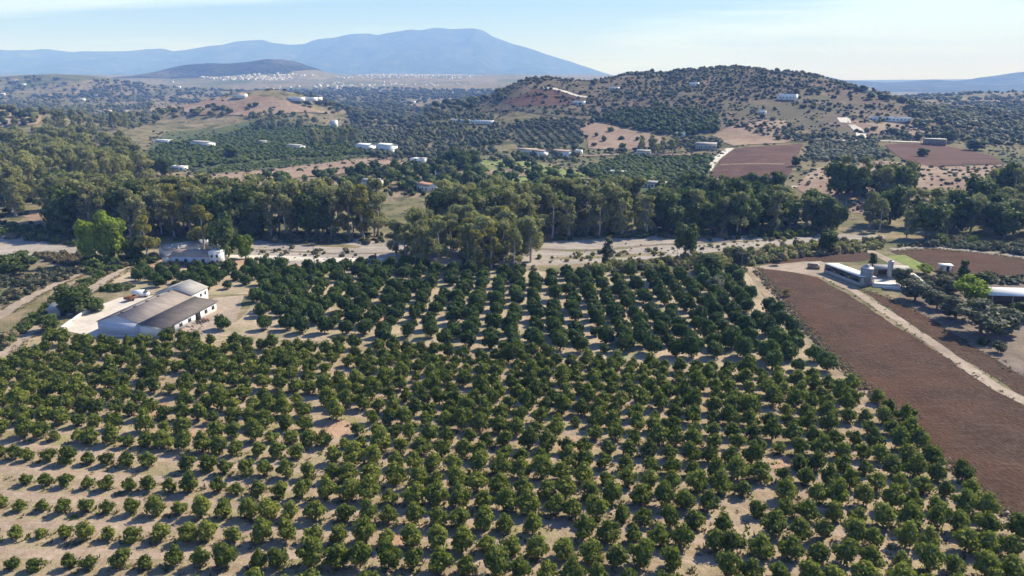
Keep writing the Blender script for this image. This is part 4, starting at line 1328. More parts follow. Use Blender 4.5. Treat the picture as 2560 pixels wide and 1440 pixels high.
def grove(name, pts, hr, wr, lm, label, cat, group, seed, keep=0, tint=0.0, stuff=None, tv=0.25):
    """pts in metres; the nearest ones as things of their own, the rest as one mass"""
    r_ = rg(seed)
    pts = sorted(pts, key=lambda p: p[1])
    Z = H(np.array([p[0] for p in pts]), np.array([p[1] for p in pts]))
    rows = []; kept = []
    ms = far_mesh(lm)
    for i, (x, y) in enumerate(pts):
        h = r_.uniform(*hr); w = h * r_.uniform(*wr)
        ti = tint + r_.uniform(-tv, tv)
        if i < keep:
            o = link(name, ms[i % 8], None, (x, y, Z[i] - 0.1), r_.uniform(0, 6.28), (w / 1.7, w / 1.7, h / 1.75))
            o.color = (1 + ti, 1, 1, 1)
            tag(o, label, cat, group)
            kept.append((i, proj(x, y, Z[i])[0], o))
        else:
            rows.append((r_.integers(8), x, y, Z[i] - 0.1, w / 1.7, h / 1.75, r_.uniform(0, 6.28), ti))
    line = 12 if len(kept) > 14 else 20
    if len(kept) > 1:
        row_labels([(i // line, u, o) for i, u, o in kept], label + (', {n} from left, {row} line' if len(kept) > 14 else ', {n} from left'))
    if rows:
        tag(joined(stuff or name + 's', FAR, rows, [lm, 'bark']), 'mass of ' + label, cat, kind='stuff')


def lattice(poly, dx, dy, rot, jit, seed, drop=0.06):
    W = wpoly(poly)
    B = np.array(W); c0 = B.mean(0)
    R_ = np.abs(B - c0).max() * 1.5
    r_ = rg(seed)
    out = []
    for i in range(int(-R_ / dx), int(R_ / dx) + 1):
        for j in range(int(-R_ / dy), int(R_ / dy) + 1):
            a, b = i * dx + r_.normal() * jit, j * dy + r_.normal() * jit
            x = c0[0] + a * math.cos(rot) - b * math.sin(rot); y = c0[1] + a * math.sin(rot) + b * math.cos(rot)
            out.append((x, y))
    out = np.array(out)
    k = inside(W, out[:, 0], out[:, 1]) & (r_.random(len(out)) > drop)
    return [tuple(p) for p in out[k]]


def clumpy(scale, seed, lo, hi):
    return lambda X, Y, r_: r_.random(len(X)) < sst(lo, hi, fbm(X / scale, Y / scale, seed, 3))


grove('hillside_tree', spread(HILL, 4300, 2.8, 601, 0.6, clumpy(80, 71, -0.6, 0.3), True), (1.5, 4.8), (0.85, 1.3), 'leaf_hill',
      'dark rounded tree on the right-hand hill', 'tree', 'trees dotted over the hill', 611, 300, 0.0, 'hillside_trees')
grove('hillside_scrub', spread(HILL, 3400, 2.2, 602, 0.5, clumpy(40, 72, -0.5, 0.2), True), (0.9, 2.2), (1.1, 1.9), 'leaf_olive',
      'low grey scrub between the trees of the right-hand hill', 'scrub', 'hill scrub', 612, 0, 0.0, 'hillside_scrub')
grove('hill_crest_tree', spread([(1440, 214), (1560, 190), (1680, 182), (1750, 182), (1810, 171), (1880, 186), (1960, 186), (2020, 204), (2080, 232), (2000, 240), (1880, 215), (1700, 205), (1500, 222)], 520, 4.6, 603),
      (3.5, 7.5), (0.7, 1.1), 'leaf_hill', 'tree along the wooded crest of the right-hand hill', 'tree', 'trees on the hill crest', 613, 0, -0.05, 'hill_crest_trees')
grove('olive_tree', lattice([(2012, 400), (2030, 356), (2190, 354), (2212, 396), (2130, 412)], 6.5, 6.0, 0.35, 0.5, 604), (3.4, 4.6), (1.0, 1.3), 'leaf_olive',
      'grey olive tree between the two red fields', 'tree', 'olives between the red fields', 614, 150, 0.1)
grove('olive_tree', lattice([(1280, 360), (1290, 312), (1430, 308), (1470, 356), (1380, 372)], 8.0, 5.5, 0.15, 0.5, 605), (3.0, 4.2), (1.0, 1.25), 'leaf_olive',
      'olive tree left of the pink slope', 'tree', 'olives left of the pink slope', 615, 130, -0.1)
grove('orange_tree', lattice([(1440, 428), (1560, 392), (1785, 392), (1760, 440), (1745, 520), (1640, 470), (1500, 452)], 5.2, 5.0, 0.25, 0.5, 606), (3.0, 4.4), (1.1, 1.35), 'leaf_broad',
      'green orchard tree left of the white track', 'tree', 'orchard left of the white track', 616, 150, 0.28)
grove('orange_tree', lattice([(330, 436), (400, 366), (640, 306), (900, 322), (960, 386), (700, 398), (470, 424)], 6.0, 5.6, 0.1, 0.6, 607, 0.25), (2.8, 4.6), (1.1, 1.4), 'leaf_broad',
      'green tree in the left-hand orchard fields', 'tree', 'orchard fields on the left', 617, 150, 0.15)
grove('orange_tree', lattice([(480, 438), (560, 416), (850, 394), (860, 402), (640, 424)], 4.6, 4.2, 0.1, 0.4, 608, 0.1), (1.6, 2.4), (1.2, 1.5), 'leaf_broad',
      'low green bush in the narrow strip above the bare field', 'bush', 'green strip above the bare field', 618, 0, 0.3, 'strip_bushes')
grove('valley_tree', spread([(480, 482), (900, 474), (1180, 482), (1640, 480), (1480, 440), (1180, 402), (860, 434), (480, 458)], 170, 5.0, 609), (3.5, 8.0), (0.8, 1.2), 'leaf_broad',
      'garden tree beyond the river belt', 'tree', 'gardens beyond the river belt', 619, 110, 0.08)
grove('valley_tree', spread([(940, 400), (1200, 402), (1440, 412), (1440, 372), (1280, 362), (1270, 306), (1100, 284), (860, 300), (860, 360)], 900, 4.5, 621, 0.5, clumpy(45, 77, -0.4, 0.3)), (2.4, 6.5), (0.8, 1.2), 'leaf_hill',
      'dark scrubland tree left of the hill', 'tree', 'trees left of the hill', 620, 100, 0.0, 'scrubland_trees')
grove('valley_tree', spread([(-60, 330), (330, 330), (400, 300), (640, 296), (400, 280), (380, 250), (-60, 245)], 900, 6.0, 622, 0.8, clumpy(90, 78, -0.35, 0.25)), (4.0, 10.0), (0.8, 1.3), 'leaf_euca',
      'hazy tree in the far left part of the valley', 'tree', 'far left valley trees', 623, 0, -0.15)
grove('valley_tree', spread([(-80, 250), (400, 250), (840, 290), (1260, 270), (1250, 226), (800, 222), (400, 215), (-80, 205)], 2400, 8.0, 624, 1.0, clumpy(170, 79, -0.45, 0.25)), (5.0, 11.0), (1.0, 1.9), 'leaf_hill',
      'distant tree in the haze of the upper valley', 'tree', 'distant valley trees', 625, 0, 0.0)
grove('valley_tree', spread([(2130, 352), (2360, 350), (2600, 372), (2620, 262), (2400, 258), (2250, 285), (2170, 300)], 1000, 5.0, 626, 0.8, clumpy(60, 80, -0.4, 0.2)), (3.0, 7.0), (0.8, 1.3), 'leaf_hill',
      'hazy tree on the right-edge slopes', 'tree', 'trees on the right slopes', 627, 80, 0.02, 'right_slope_trees')
grove('valley_tree', spread([(2050, 262), (2250, 290), (2620, 262), (2620, 232), (2300, 240), (2120, 244)], 600, 9.0, 628, 0.8, clumpy(120, 82, -0.4, 0.2)), (5.0, 9.0), (0.9, 1.5), 'leaf_hill',
      'distant tree in the valley right of the hill', 'tree', 'far right valley trees', 629, 0, 0.0)
grove('outer_tree', spread([(-640, 250), (-235, 250), (-250, 330), (-420, 560), (-620, 800), (-1100, 900)], 420, 6.0, 647, 0, None, True), (7.0, 15.0), (0.6, 0.95), 'leaf_euca',
      'eucalyptus wood going on past the left edge', 'wood', 'outer wood', 648, 0, 0.0, 'outer_wood')
grove('outer_tree', spread([(215, 262), (520, 280), (900, 560), (520, 560), (330, 420), (225, 330)], 220, 6.0, 649, 0, None, True), (4.0, 10.0), (0.7, 1.1), 'leaf_broad',
      'trees going on past the right edge', 'wood', 'outer trees', 650, 0, 0.0, 'outer_trees')
grove('valley_scrub', spread([(340, 470), (600, 440), (860, 425), (1180, 400), (1280, 300), (1180, 280), (860, 296), (640, 300), (380, 330), (330, 420)], 1500, 3.0, 641, 0.4), (0.8, 2.4), (1.1, 2.0), 'leaf_olive',
      'low scrub and hedges in the middle of the valley', 'scrub', 'valley scrub', 642, 0, -0.1, 'valley_scrub')
grove('valley_scrub', spread([(1180, 480), (1640, 480), (1990, 480), (2100, 500), (2600, 480), (2600, 360), (2200, 345), (1800, 370), (1280, 370), (1180, 410)], 1100, 3.2, 643, 0.4, lambda X, Y, r_: ~(inside(RED1, X, Y) | inside(RED2, X, Y))), (0.7, 2.0), (1.1, 2.0), 'leaf_olive',
      'low scrub on the terraces beyond the river', 'scrub', 'terrace scrub', 644, 0, -0.05, 'terrace_bushes')
grove('valley_scrub', spread([(-60, 320), (400, 300), (640, 296), (860, 290), (1180, 280), (1250, 235), (800, 225), (400, 218), (-60, 215)], 1700, 5.0, 645, 0.8), (1.5, 4.0), (1.2, 2.4), 'leaf_hill',
      'hazy hedges and scrub in the upper valley', 'scrub', 'far scrub', 646, 0, 0.0, 'upper_valley_scrub')


grove('slope_wood_tree', spread([(1480, 302), (1560, 278), (1700, 276), (1790, 292), (1800, 330), (1700, 344), (1600, 326)], 300, 3.6, 651), (3.5, 6.5), (0.9, 1.3), 'leaf_broad',
      'dark wood on the lower slope of the right-hand hill', 'wood', 'lower slope wood', 652, 0, -0.15, 'lower_slope_wood')
grove('foot_tree', spread([(1170, 352), (1290, 306), (1440, 298), (1490, 308), (1450, 325), (1290, 322), (1200, 372)], 170, 4.0, 653), (2.0, 5.5), (0.9, 1.4), 'leaf_hill',
      'trees and scrub at the left foot of the hill', 'scrub', 'hill foot scrub', 654, 0, -0.1, 'hill_foot_scrub')
grove('foot_tree', spread([(1440, 380), (1560, 380), (1680, 372), (1800, 372), (1800, 350), (1700, 350), (1660, 362), (1560, 382)], 120, 3.5, 655), (1.5, 5.0), (0.9, 1.5), 'leaf_hill',
      'bushes below the pink slope', 'scrub', 'pink slope scrub', 656, 0, -0.1, 'pink_slope_scrub')


def dots(name, pix, hr, label, group, seed, tint=-0.2, extra=()):
    pts = [G(u, v) for u, v in pix]
    grove(name, pts + [(G(u, v)[0] + 7, G(u, v)[1] + 3) for u, v in extra], hr, (0.95, 1.45), 'leaf_broad', label, 'tree', group, seed, 40, tint)


dots('hill_tree', ((520, 270), (545, 276), (625, 268), (480, 283), (438, 283), (560, 282), (700, 285), (735, 290)), (5, 8), 'dark tree on the bare left hill', 'trees on the bare left hill', 761, -0.2, ((520, 270), (545, 276), (625, 268)))
dots('hill_tree', ((8, 295), (30, 282), (56, 296), (80, 292), (78, 308), (62, 312), (12, 312)), (5, 9), 'dark tree on the bare slope at the left edge', 'trees on the bare left slope', 762, -0.25)
dots('slope_tree', ((1528, 330), (1490, 342), (1510, 354), (1553, 350), (1592, 352), (1602, 366), (1485, 366), (1465, 345), (1555, 372)), (3.5, 6), 'dark tree on the bare pink slope below the hill', 'trees on the pink slope', 763)


# ------------------------------------------------------------------ shrubs and scrub near by
BU = [p_bush(800 + k, 110, 0.42) for k in range(8)]


def scrub(name, poly, n, dmin, sr, lm, label, seed, tint=0.0, mask=None, hz=1.0, mix=0.28, alt='leaf_scrub'):
    r_ = rg(seed)
    rows = [(r_.integers(8), x, y, Hs(x, y) - 0.1, s, s * hz * r_.uniform(0.8, 1.2), r_.uniform(0, 6.28), tint + r_.uniform(-0.3, 0.3), int(r_.random() < mix))
            for x, y in spread(poly, n, dmin, seed, 0, mask) for s in (sr[0] + (sr[1] * 1.25 - sr[0]) * r_.random() ** 1.6,)]
    if rows:
        tag(joined(name, BU, rows, [lm, alt]), label, 'scrub', kind='stuff')


scrub('reed_bed', [(1460, 662), (1640, 652), (1760, 640), (1960, 618), (2060, 606), (2210, 600), (2210, 628), (2050, 640), (1900, 660), (1880, 668), (1640, 676), (1480, 680)], 330, 1.2, (0.6, 1.5), 'leaf_euca',
      'green reeds along the near edge of the riverbed', 901, 0.05, hz=1.25)
scrub('riverbank_scrub', [(1340, 690), (1480, 668), (1700, 662), (1880, 672), (1860, 690), (1600, 692)], 60, 1.6, (0.7, 1.6), 'leaf_olive', 'grey scrub between the grove and the riverbed', 902, -0.05)
scrub('river_shrubs', [(600, 598), (950, 604), (950, 612), (620, 606)], 40, 1.5, (0.8, 1.9), 'leaf_olive', 'round grey shrubs on the far edge of the left riverbed', 903)
scrub('bar_scrub', [(600, 660), (700, 650), (960, 662), (960, 640), (840, 624), (640, 612)], 50, 2.2, (0.3, 1.1), 'leaf_olive', 'low grey scrub on the left riverbed', 924, 0.1)
scrub('bar_scrub', [(1345, 660), (1500, 650), (1740, 634), (1990, 604), (1990, 594), (1700, 618), (1345, 640)], 80, 2.0, (0.3, 1.2), 'leaf_euca', 'low green scrub on the near bars of the right riverbed', 925, -0.1)
scrub('riverbed_tufts', [(1345, 655), (1500, 604), (1690, 590), (1880, 590), (2040, 590), (1850, 618), (1640, 640)], 50, 3.0, (0.15, 0.42), 'leaf_scrub', 'small dry tufts on the pale riverbed', 904)
scrub('belt_underbrush', [(120, 596), (600, 606), (960, 606), (960, 590), (600, 580), (200, 560)], 130, 1.8, (0.8, 1.8), 'leaf_broad', 'dark underbrush at the foot of the eucalyptus belt', 905, -0.15)
scrub('belt_underbrush', [(1345, 604), (1640, 594), (1760, 604), (2080, 590), (2080, 575), (1640, 580), (1345, 592)], 150, 1.8, (0.8, 2.0), 'leaf_broad', 'dark underbrush along the far edge of the riverbed', 906, -0.1)
scrub('clump_underbrush', [(950, 678), (1340, 684), (1340, 664), (950, 660)], 60, 1.6, (0.8, 1.6), 'leaf_olive', 'low brush under the eucalyptus clump', 907)
scrub('left_bank_scrub', [(-60, 690), (60, 700), (150, 672), (215, 660), (235, 668), (130, 712), (0, 775), (-60, 800)], 120, 1.5, (0.6, 1.6), 'leaf_olive', 'dense scrub on the bank above the left lane', 908, 0.0)
scrub('left_bank_brush', [(-60, 560), (100, 570), (215, 600), (215, 618), (100, 606), (-60, 588)], 120, 1.6, (0.7, 1.9), 'leaf_broad', 'green scrub above the sandy bank on the left', 909, 0.08)
scrub('dry_reeds', [(80, 636), (215, 640), (225, 668), (150, 664)], 110, 1.2, (0.7, 1.4), 'leaf_scrub', 'dry brown reeds below the sandy bank on the left', 910, hz=1.2)
scrub('lane_hedge', [(0, 850), (60, 805), (150, 740), (235, 690), (330, 645), (345, 650), (262, 692), (212, 722), (140, 770), (70, 826), (0, 880)], 200, 1.3, (0.55, 1.35), 'leaf_broad', 'overgrown hedge between the two lanes on the left', 911, 0.12)
scrub('yard_hedge', [(252, 728), (290, 716), (335, 716), (330, 726), (270, 732)], 18, 1.5, (0.9, 1.5), 'leaf_broad', 'short hedge at the lane end of the barn yard', 912, 0.1)
scrub('house_garden', [(390, 668), (560, 668), (560, 662), (480, 664), (400, 662)], 16, 1.4, (0.7, 1.3), 'leaf_olive', 'garden shrubs along the front of the farmhouse', 913)
scrub('poplar_underbrush', [(200, 662), (330, 648), (390, 640), (380, 660), (300, 668), (220, 690)], 60, 1.6, (1.0, 2.2), 'leaf_broad', 'dark brush under the bright poplars', 914, -0.15)
scrub('field_edge_brush', [(1893, 676), (1975, 768), (2070, 880), (2205, 1012), (2400, 1184), (2560, 1318), (2560, 1332), (2390, 1192), (2190, 1016), (2058, 888), (1960, 770), (1882, 680)], 520, 0.4, (0.14, 0.5), 'leaf_grey',
      'line of dry grey brush along the edge of the ploughed field', 915)
scrub('olive_brush', [(2270, 700), (2400, 690), (2560, 694), (2560, 712), (2440, 715), (2330, 745)], 70, 2.0, (0.7, 1.6), 'leaf_olive', 'grey bushes between the hut and the open barn', 916)
scrub('back_scrub', [(2230, 618), (2330, 606), (2480, 612), (2620, 620), (2620, 648), (2480, 628), (2330, 618)], 170, 1.9, (0.8, 1.8), 'leaf_olive', 'grey-green scrub behind the rear ploughed field', 917, -0.05)
scrub('bright_scrub', [(2320, 612), (2330, 594), (2440, 598), (2450, 614), (2390, 618)], 50, 1.8, (1.0, 2.0), 'leaf_bright', 'bright green scrub at the foot of the dark tree row', 918, -0.2)
scrub('terrace_scrub', [(2080, 590), (2120, 530), (2330, 545), (2480, 556), (2640, 560), (2640, 520), (2340, 520), (2080, 500), (2020, 540)], 260, 2.5, (0.6, 1.7), 'leaf_olive', 'scrub on the terrace above the dark trees', 919, -0.05)
scrub('slope_scrub', [(1990, 470), (2200, 402), (2350, 418), (2520, 412), (2600, 430), (2600, 500), (2480, 545), (2330, 540), (2100, 530)], 160, 3.0, (0.5, 1.2), 'leaf_scrub', 'dry tufts on the pale slope on the right', 920)
scrub('wood_floor_scrub', [(-80, 570), (120, 560), (240, 505), (370, 482), (480, 470), (480, 440), (345, 420), (-80, 380)], 200, 3.0, (0.8, 2.0), 'leaf_broad', 'undergrowth on the floor of the left wood', 921, -0.05)
scrub('gap_scrub', [(340, 460), (480, 486), (1180, 492), (1640, 500), (1640, 480), (1180, 470), (480, 456)], 320, 2.6, (0.8, 2.2), 'leaf_broad', 'mixed scrub behind the river belt', 922, 0.05)

# dry grass and weeds under the near trees
GR = []
for k in range(6):
    q = QB(); r_ = rg(950 + k)
    m_ = 9
    a = r_.uniform(0, 6.28, m_); d = r_.uniform(0, 0.32, m_); w = r_.uniform(0.05, 0.14, m_); hh = r_.uniform(0.12, 0.34, m_)
    for i in range(m_):
        x, y = d[i] * math.cos(a[i]), d[i] * math.sin(a[i]); tx, ty = -math.sin(a[i]) * w[i], math.cos(a[i]) * w[i]
        ox, oy = math.cos(a[i]) * hh[i] * 0.7, math.sin(a[i]) * hh[i] * 0.7
        q.add([(x - tx, y - ty, -0.02), (x + tx, y + ty, -0.02), (x + ox + tx * 0.4, y + oy + ty * 0.4, hh[i]), (x + ox - tx * 0.4, y + oy - ty * 0.4, hh[i])], [(0, 1, 2, 3)], r_.uniform(0.2, 0.9))
    GR.append(q)
rows = {'leaf_scrub': [], 'leaf_bright': []}
r_ = rg(960)
for c in cand:
    if c[3] > 150:
        continue
    for q in range(8 if c[3] < 115 else 4):
        lm = 'leaf_scrub' if r_.random() < 0.7 else 'leaf_bright'
        a = r_.uniform(0, 6.28); d = abs(r_.normal()) * 1.5
        rows[lm].append((r_.integers(6), c[2] + d * math.cos(a) * 1.3, c[3] + d * math.sin(a) * 0.8, 0.03, r_.uniform(0.7, 1.9), r_.uniform(0.7, 1.5), r_.uniform(0, 6.28), r_.uniform(-0.3, 0.2) - (0.3 if lm == 'leaf_bright' else 0)))
tag(joined('dry_grass', GR, rows['leaf_scrub'], ['leaf_scrub']), 'tufts of dry straw-coloured grass under the orchard trees', 'grass', kind='stuff')
tag(joined('green_weeds', GR, rows['leaf_bright'], ['leaf_bright']), 'low green weeds under the orchard trees', 'weeds', kind='stuff')

# straggling weeds on the margins of fields and tracks
r_ = rg(965)
rows = []
for line, wd, n in ((ROAD_R[1:6], 1.9, 1.2), (wpoly(VERGE_R), 0.8, 5.0), (wpoly([(2150, 722), (2215, 742), (2330, 800), (2430, 862), (2560, 945)]), 0.8, 2.0), (wpoly([(2225, 628), (2330, 622), (2460, 634), (2560, 648)]), 1.0, 4.0),
                    (wpoly([(1893, 661), (1990, 641), (2100, 632), (2165, 630)]), 0.8, 4.0), (wpoly([(0, 885), (72, 833), (150, 772), (215, 732), (262, 700), (322, 664)]), 2.3, 6.0), (wpoly([(0, 788), (90, 735), (160, 702), (218, 676)]), 2.3, 6.0)):
    for a, b in zip(line[:-1], line[1:]):
        a = np.array(a); b = np.array(b); L = np.linalg.norm(b - a); nn = np.array((-(b - a)[1], (b - a)[0])) / L
        for q in range(int(L * n)):
            p = a + (b - a) * r_.random() + nn * ((wd if r_.random() < 0.5 else -wd) + r_.normal() * 0.5)
            rows.append((r_.integers(6), p[0], p[1], 0.06, r_.uniform(0.5, 1.5), r_.uniform(0.4, 1.2), r_.uniform(0, 6.28), r_.uniform(-0.05, 0.4)))
tag(joined('margin_weeds', GR, rows, ['leaf_scrub']), 'straggling dry weeds along the field and track margins', 'weeds', kind='stuff')

# stones along the field edge
r_ = rg(970)
RK = []
for k in range(5):
    q = QB(); q.add(BALL_V * np.array((0.5, 0.4, 0.3)) * (1 + rg(971 + k).uniform(-0.25, 0.25, (len(BALL_V), 1))), BALL_Q); RK.append(q)
edge = wpoly(VERGE_R)
rows = []
for i in range(len(edge) - 1):
    a, b = np.array(edge[i]), np.array(edge[i + 1])
    for k in range(int(np.linalg.norm(b - a) * 0.9)):
        p = a + (b - a) * r_.random() + np.array((r_.normal() * 0.45 - 0.3, 0))
        s = abs(r_.normal()) * 0.3 + 0.18
        rows.append((r_.integers(5), p[0], p[1], 0.05, s, s, r_.uniform(0, 6.28), 0))
tag(joined('field_stones', RK, rows, ['rock']), 'rough grey stones heaped along the edge of the ploughed field', 'stones', kind='stuff')


# ------------------------------------------------------------------ buildings
def loc2(cx, cy, rot, x, y):
    return cx + x * math.cos(rot) - y * math.sin(rot), cy + x * math.sin(rot) + y * math.cos(rot)


def walls(qb, w, d, h, x0=0.0, y0=0.0, rise=0.0, ridge='y', t=0.0):
    """solid wall block with its gables; ridge 'y' runs front to back"""
    qb.box((x0, y0, -0.2), (w, d, h + 0.2))
    if rise:
        if ridge == 'y':
            for s in (-1, 1):
                y = y0 + s * d / 2
                q = [(x0 - w / 2, y, h), (x0, y, h), (x0 + w / 2, y, h), (x0, y, h + rise)]
                qb.add(q, [(0, 1, 2, 3)] if s < 0 else [(3, 2, 1, 0)])
        else:
            for s in (-1, 1):
                x = x0 + s * w / 2
                q = [(x, y0 - d / 2, h), (x, y0, h), (x, y0 + d / 2, h), (x, y0, h + rise)]
                qb.add(q, [(0, 1, 2, 3)] if s > 0 else [(3, 2, 1, 0)])


def gable_roof(qb, w, d, h, rise, over=0.35, x0=0.0, y0=0.0, ridge='y', th=0.12):
    z = h + 0.03 + th
    if ridge == 'y':
        sl = rise / (w / 2)
        for s in (-1, 1):
            e = x0 + s * (w / 2 + over); ze = z - sl * over; a = y0 - d / 2 - over; b = y0 + d / 2 + over
            c = [(x0, a, z + rise), (e, a, ze), (e, b, ze), (x0, b, z + rise)]
            qb.slab(c if s > 0 else [c[0], c[3], c[2], c[1]], th)
    else:
        sl = rise / (d / 2)
        for s in (-1, 1):
            e = y0 + s * (d / 2 + over); ze = z - sl * over; a = x0 - w / 2 - over; b = x0 + w / 2 + over
            c = [(a, y0, z + rise), (b, y0, z + rise), (b, e, ze), (a, e, ze)]
            qb.slab(c if s < 0 else c[::-1], th)


def opening(parent, kind, side, pos, z, w, h, W, D, mat, frame='white', x0=0.0, y0=0.0):
    """a window or door standing a little proud of the wall it belongs to; side F B L R"""
    q = QB(); f = QB()
    e = 0.05
    for qq, g, dep in ((f, 0.12, 0.06), (q, 0.0, 0.10)):
        if side in 'FB':
            y = y0 + (-D / 2 if side == 'F' else D / 2)
            qq.box((x0 + pos, y, z - g), (w + 2 * g, dep, h + 2 * g))
        else:
            x = x0 + (-W / 2 if side == 'L' else W / 2)
            qq.box((x, y0 + pos, z - g), (dep, w + 2 * g, h + 2 * g))
    if kind == 'window':
        o = part('window', f, frame, parent); part('pane', q, mat, o)
    else:
        part(kind, q, mat, parent)


BX, BY = -95.2, 182.6      # middle of the main hall
barn = thing('barn', 'long low barn with weathered grey roof and gable end tinted with bluish shade beside the orchard', 'barn', (BX, BY, 0), ROW)
q = QB(); walls(q, 11.6, 23.0, 3.2, 0, 0, 1.9); part('gable_wall', q, 'wall_shade_blue', barn)  # blue of the shaded gable coloured into all hall walls
q = QB(); gable_roof(q, 11.6, 23.0, 3.2, 1.9, 0.25); part('roof', q, 'roof_light', barn)['label'] = 'weathered light grey sheet roof of the main hall'
q = QB(); walls(q, 10.8, 8.0, 3.9, -0.3, 15.7, 1.9); rw = part('rear_block', q, 'white', barn)
q = QB(); gable_roof(q, 10.8, 8.0, 3.9, 1.9, 0.3, -0.3, 15.7); rr = part('rear_roof', q, 'roof_grey', barn)
q = QB(); q.box((9.3, -0.4, -0.2), (6.9, 22.6, 2.75)); lt = part('side_aisle', q, 'white', barn)
q = QB(); q.slab([(5.95, -12.4, 3.5), (13.2, -12.4, 2.62), (13.2, 11.6, 2.62), (5.95, 11.6, 3.5)], 0.12)
part('side_roof', q, 'roof_dark', barn)['label'] = 'dark stained sheet roof of the lower side aisle'
for k, y in enumerate((-9.0, -5.2, -1.4, 2.4, 6.2, 9.6)):
    opening(barn, 'window' if k % 3 else 'door', 'R', y, 0.9 if k % 3 else 0.0, 1.3 if k % 3 else 2.2, 1.0 if k % 3 else 2.1, 12.75 * 2, 22.6, 'glass' if k % 3 else 'opening', x0=0.0, y0=-0.4)
for y in (13.6, 16.2, 18.4):
    opening(barn, 'window', 'R', y - 15.7, 2.2, 0.8, 0.9, 10.8, 8.0, 'glass', x0=-0.3, y0=15.7)
q = QB()
for k in range(5):
    q.box((0, -9.5 + k * 4.8, 5.26), (0.5, 0.9, 0.16))
part('ridge_vent', q, 'roof_dark', barn)

HX0, HY0 = -110.2, 247.4
fh = thing('farmhouse', 'rambling white farmhouse with faded tile roofs at the riverbed edge', 'house', (HX0, HY0, 0), math.radians(-3))
q = QB(); walls(q, 13.0, 7.0, 2.9, 0, 0, 1.5, 'x'); part('wall', q, 'wall_shade_blue', fh)  # white house; shade of its front put into the wall colour
q = QB(); gable_roof(q, 13.0, 7.0, 2.9, 1.5, 0.35, 0, 0, 'x'); part('roof', q, 'roof_tan', fh)
q = QB(); q.box((8.6, -0.6, -0.2), (3.9, 5.4, 4.5)); q.box((8.6, -0.6, 4.3), (4.1, 5.6, 0.35)); part('end_tower', q, 'white', fh)
for x, z in ((7.7, 2.6), (9.5, 2.6), (7.7, 0.7), (9.5, 0.7)):
    opening(fh, 'window', 'F', x - 8.6, z, 0.7, 0.95, 3.9, 5.4, 'glass', 'white', 8.6, -0.6)
for x in (-4.6, -1.5, 1.6, 4.6):
    opening(fh, 'window' if x != 1.6 else 'door', 'F', x, 0.9 if x != 1.6 else 0.0, 1.0, 1.1 if x != 1.6 else 2.1, 13.0, 7.0, 'glass' if x != 1.6 else 'door', 'grey_wall')
q = QB()
for x, y, t in ((-5.8, 0.6, 5.4), (2.2, 1.0, 5.5), (6.1, 0.3, 5.6)):
    q2 = QB(); q2.box((x, y, 3.0), (0.55, 0.55, t - 3.0)); part('chimney', q2, 'grey_wall', fh)
q = QB(); q.box((-8.4, -0.6, -0.2), (3.4, 4.6, 2.5)); part('annex', q, 'cream', fh)
q = QB(); q.slab([(-10.4, -3.1, 2.45), (-6.6, -3.1, 2.95), (-6.6, 1.9, 2.95), (-10.4, 1.9, 2.45)], 0.12); part('annex_roof', q, 'roof_grey', fh)
wing = thing('farmhouse_wing', 'grey-roofed rear wing with a sunlit white wall behind the farmhouse', 'house', (-120.2, 259.0, 0), math.radians(44))
q = QB(); walls(q, 13.0, 6.2, 3.0, 0, 0, 1.3, 'x'); part('wall', q, 'white', wing)
q = QB(); gable_roof(q, 13.0, 6.2, 3.0, 1.3, 0.35, 0, 0, 'x'); part('roof', q, 'roof_grey', wing)
for x in (-3.6, 0.2, 4.0):
    opening(wing, 'window', 'F', x, 1.0, 0.9, 1.1, 13.0, 6.2, 'glass')
bk = thing('outbuilding', 'long low outbuilding with a pale roof edge behind the farmhouse wing', 'shed', (-113.0, 268.5, 0), math.radians(-4))
q = QB(); q.box((0, 0, -0.2), (11.0, 4.5, 2.7)); part('wall', q, 'grey_wall', bk)
q = QB(); q.slab([(-5.8, -2.6, 2.55), (5.8, -2.6, 2.55), (5.8, 2.6, 3.1), (-5.8, 2.6, 3.1)], 0.14); part('roof', q, 'roof_white', bk)

# low white wall and the small things of the barn yard
def wall_run(name, pts, h, t, mat, label, cat='wall'):
    q = QB()
    for a, b in zip(pts[:-1], pts[1:]):
        a = np.array(a); b = np.array(b); L = np.linalg.norm(b - a); m = (a + b) / 2
        q.box((m[0], m[1], -0.1), (L + t, t, h + 0.1), math.atan2(b[1] - a[1], b[0] - a[0]))
    o = link(name, mesh_of(name, q, mat))
    return tag(o, label, cat)


wall_run('garden_wall', wpoly([(154, 824), (180, 806), (206, 788), (232, 774)]), 0.9, 0.35, 'white', 'low whitewashed wall along the lane side of the barn yard')
wall_run('garden_wall', wpoly([(238, 768), (254, 760)]), 0.8, 0.35, 'white', 'short piece of white wall near the low bush of the yard')
sh = thing('yard_shed', 'small pale-roofed lean-to shed by the lane left of the barn', 'shed', (*G(158, 784), 0), math.radians(14))
q = QB(); q.box((0, 0, -0.2), (5.6, 4.6, 2.0)); part('wall', q, 'grey_wall', sh)
q = QB(); q.slab([(-3.2, -2.7, 1.9), (3.2, -2.7, 1.9), (3.2, 2.7, 2.6), (-3.2, 2.7, 2.6)], 0.12); part('roof', q, 'roof_grey', sh)
opening(sh, 'door', 'F', 0.8, 0.0, 1.4, 1.7, 5.6, 4.6, 'opening')
van = thing('parked_van', 'white van parked behind the far left corner of the barn', 'van', (*G(352, 742), 0.06), math.radians(6))
q = QB(); q.box((-0.5, 0, 0.35), (3.4, 1.85, 1.55), top=0.93); q.box((1.75, 0, 0.35), (1.3, 1.8, 0.85), top=0.9); part('body', q, 'paint_white', van)
q = QB(); q.slab([(1.22, -0.8, 1.85), (1.85, -0.78, 1.2), (1.85, 0.78, 1.2), (1.22, 0.8, 1.85)], 0.04); part('windscreen', q, 'glass', van)
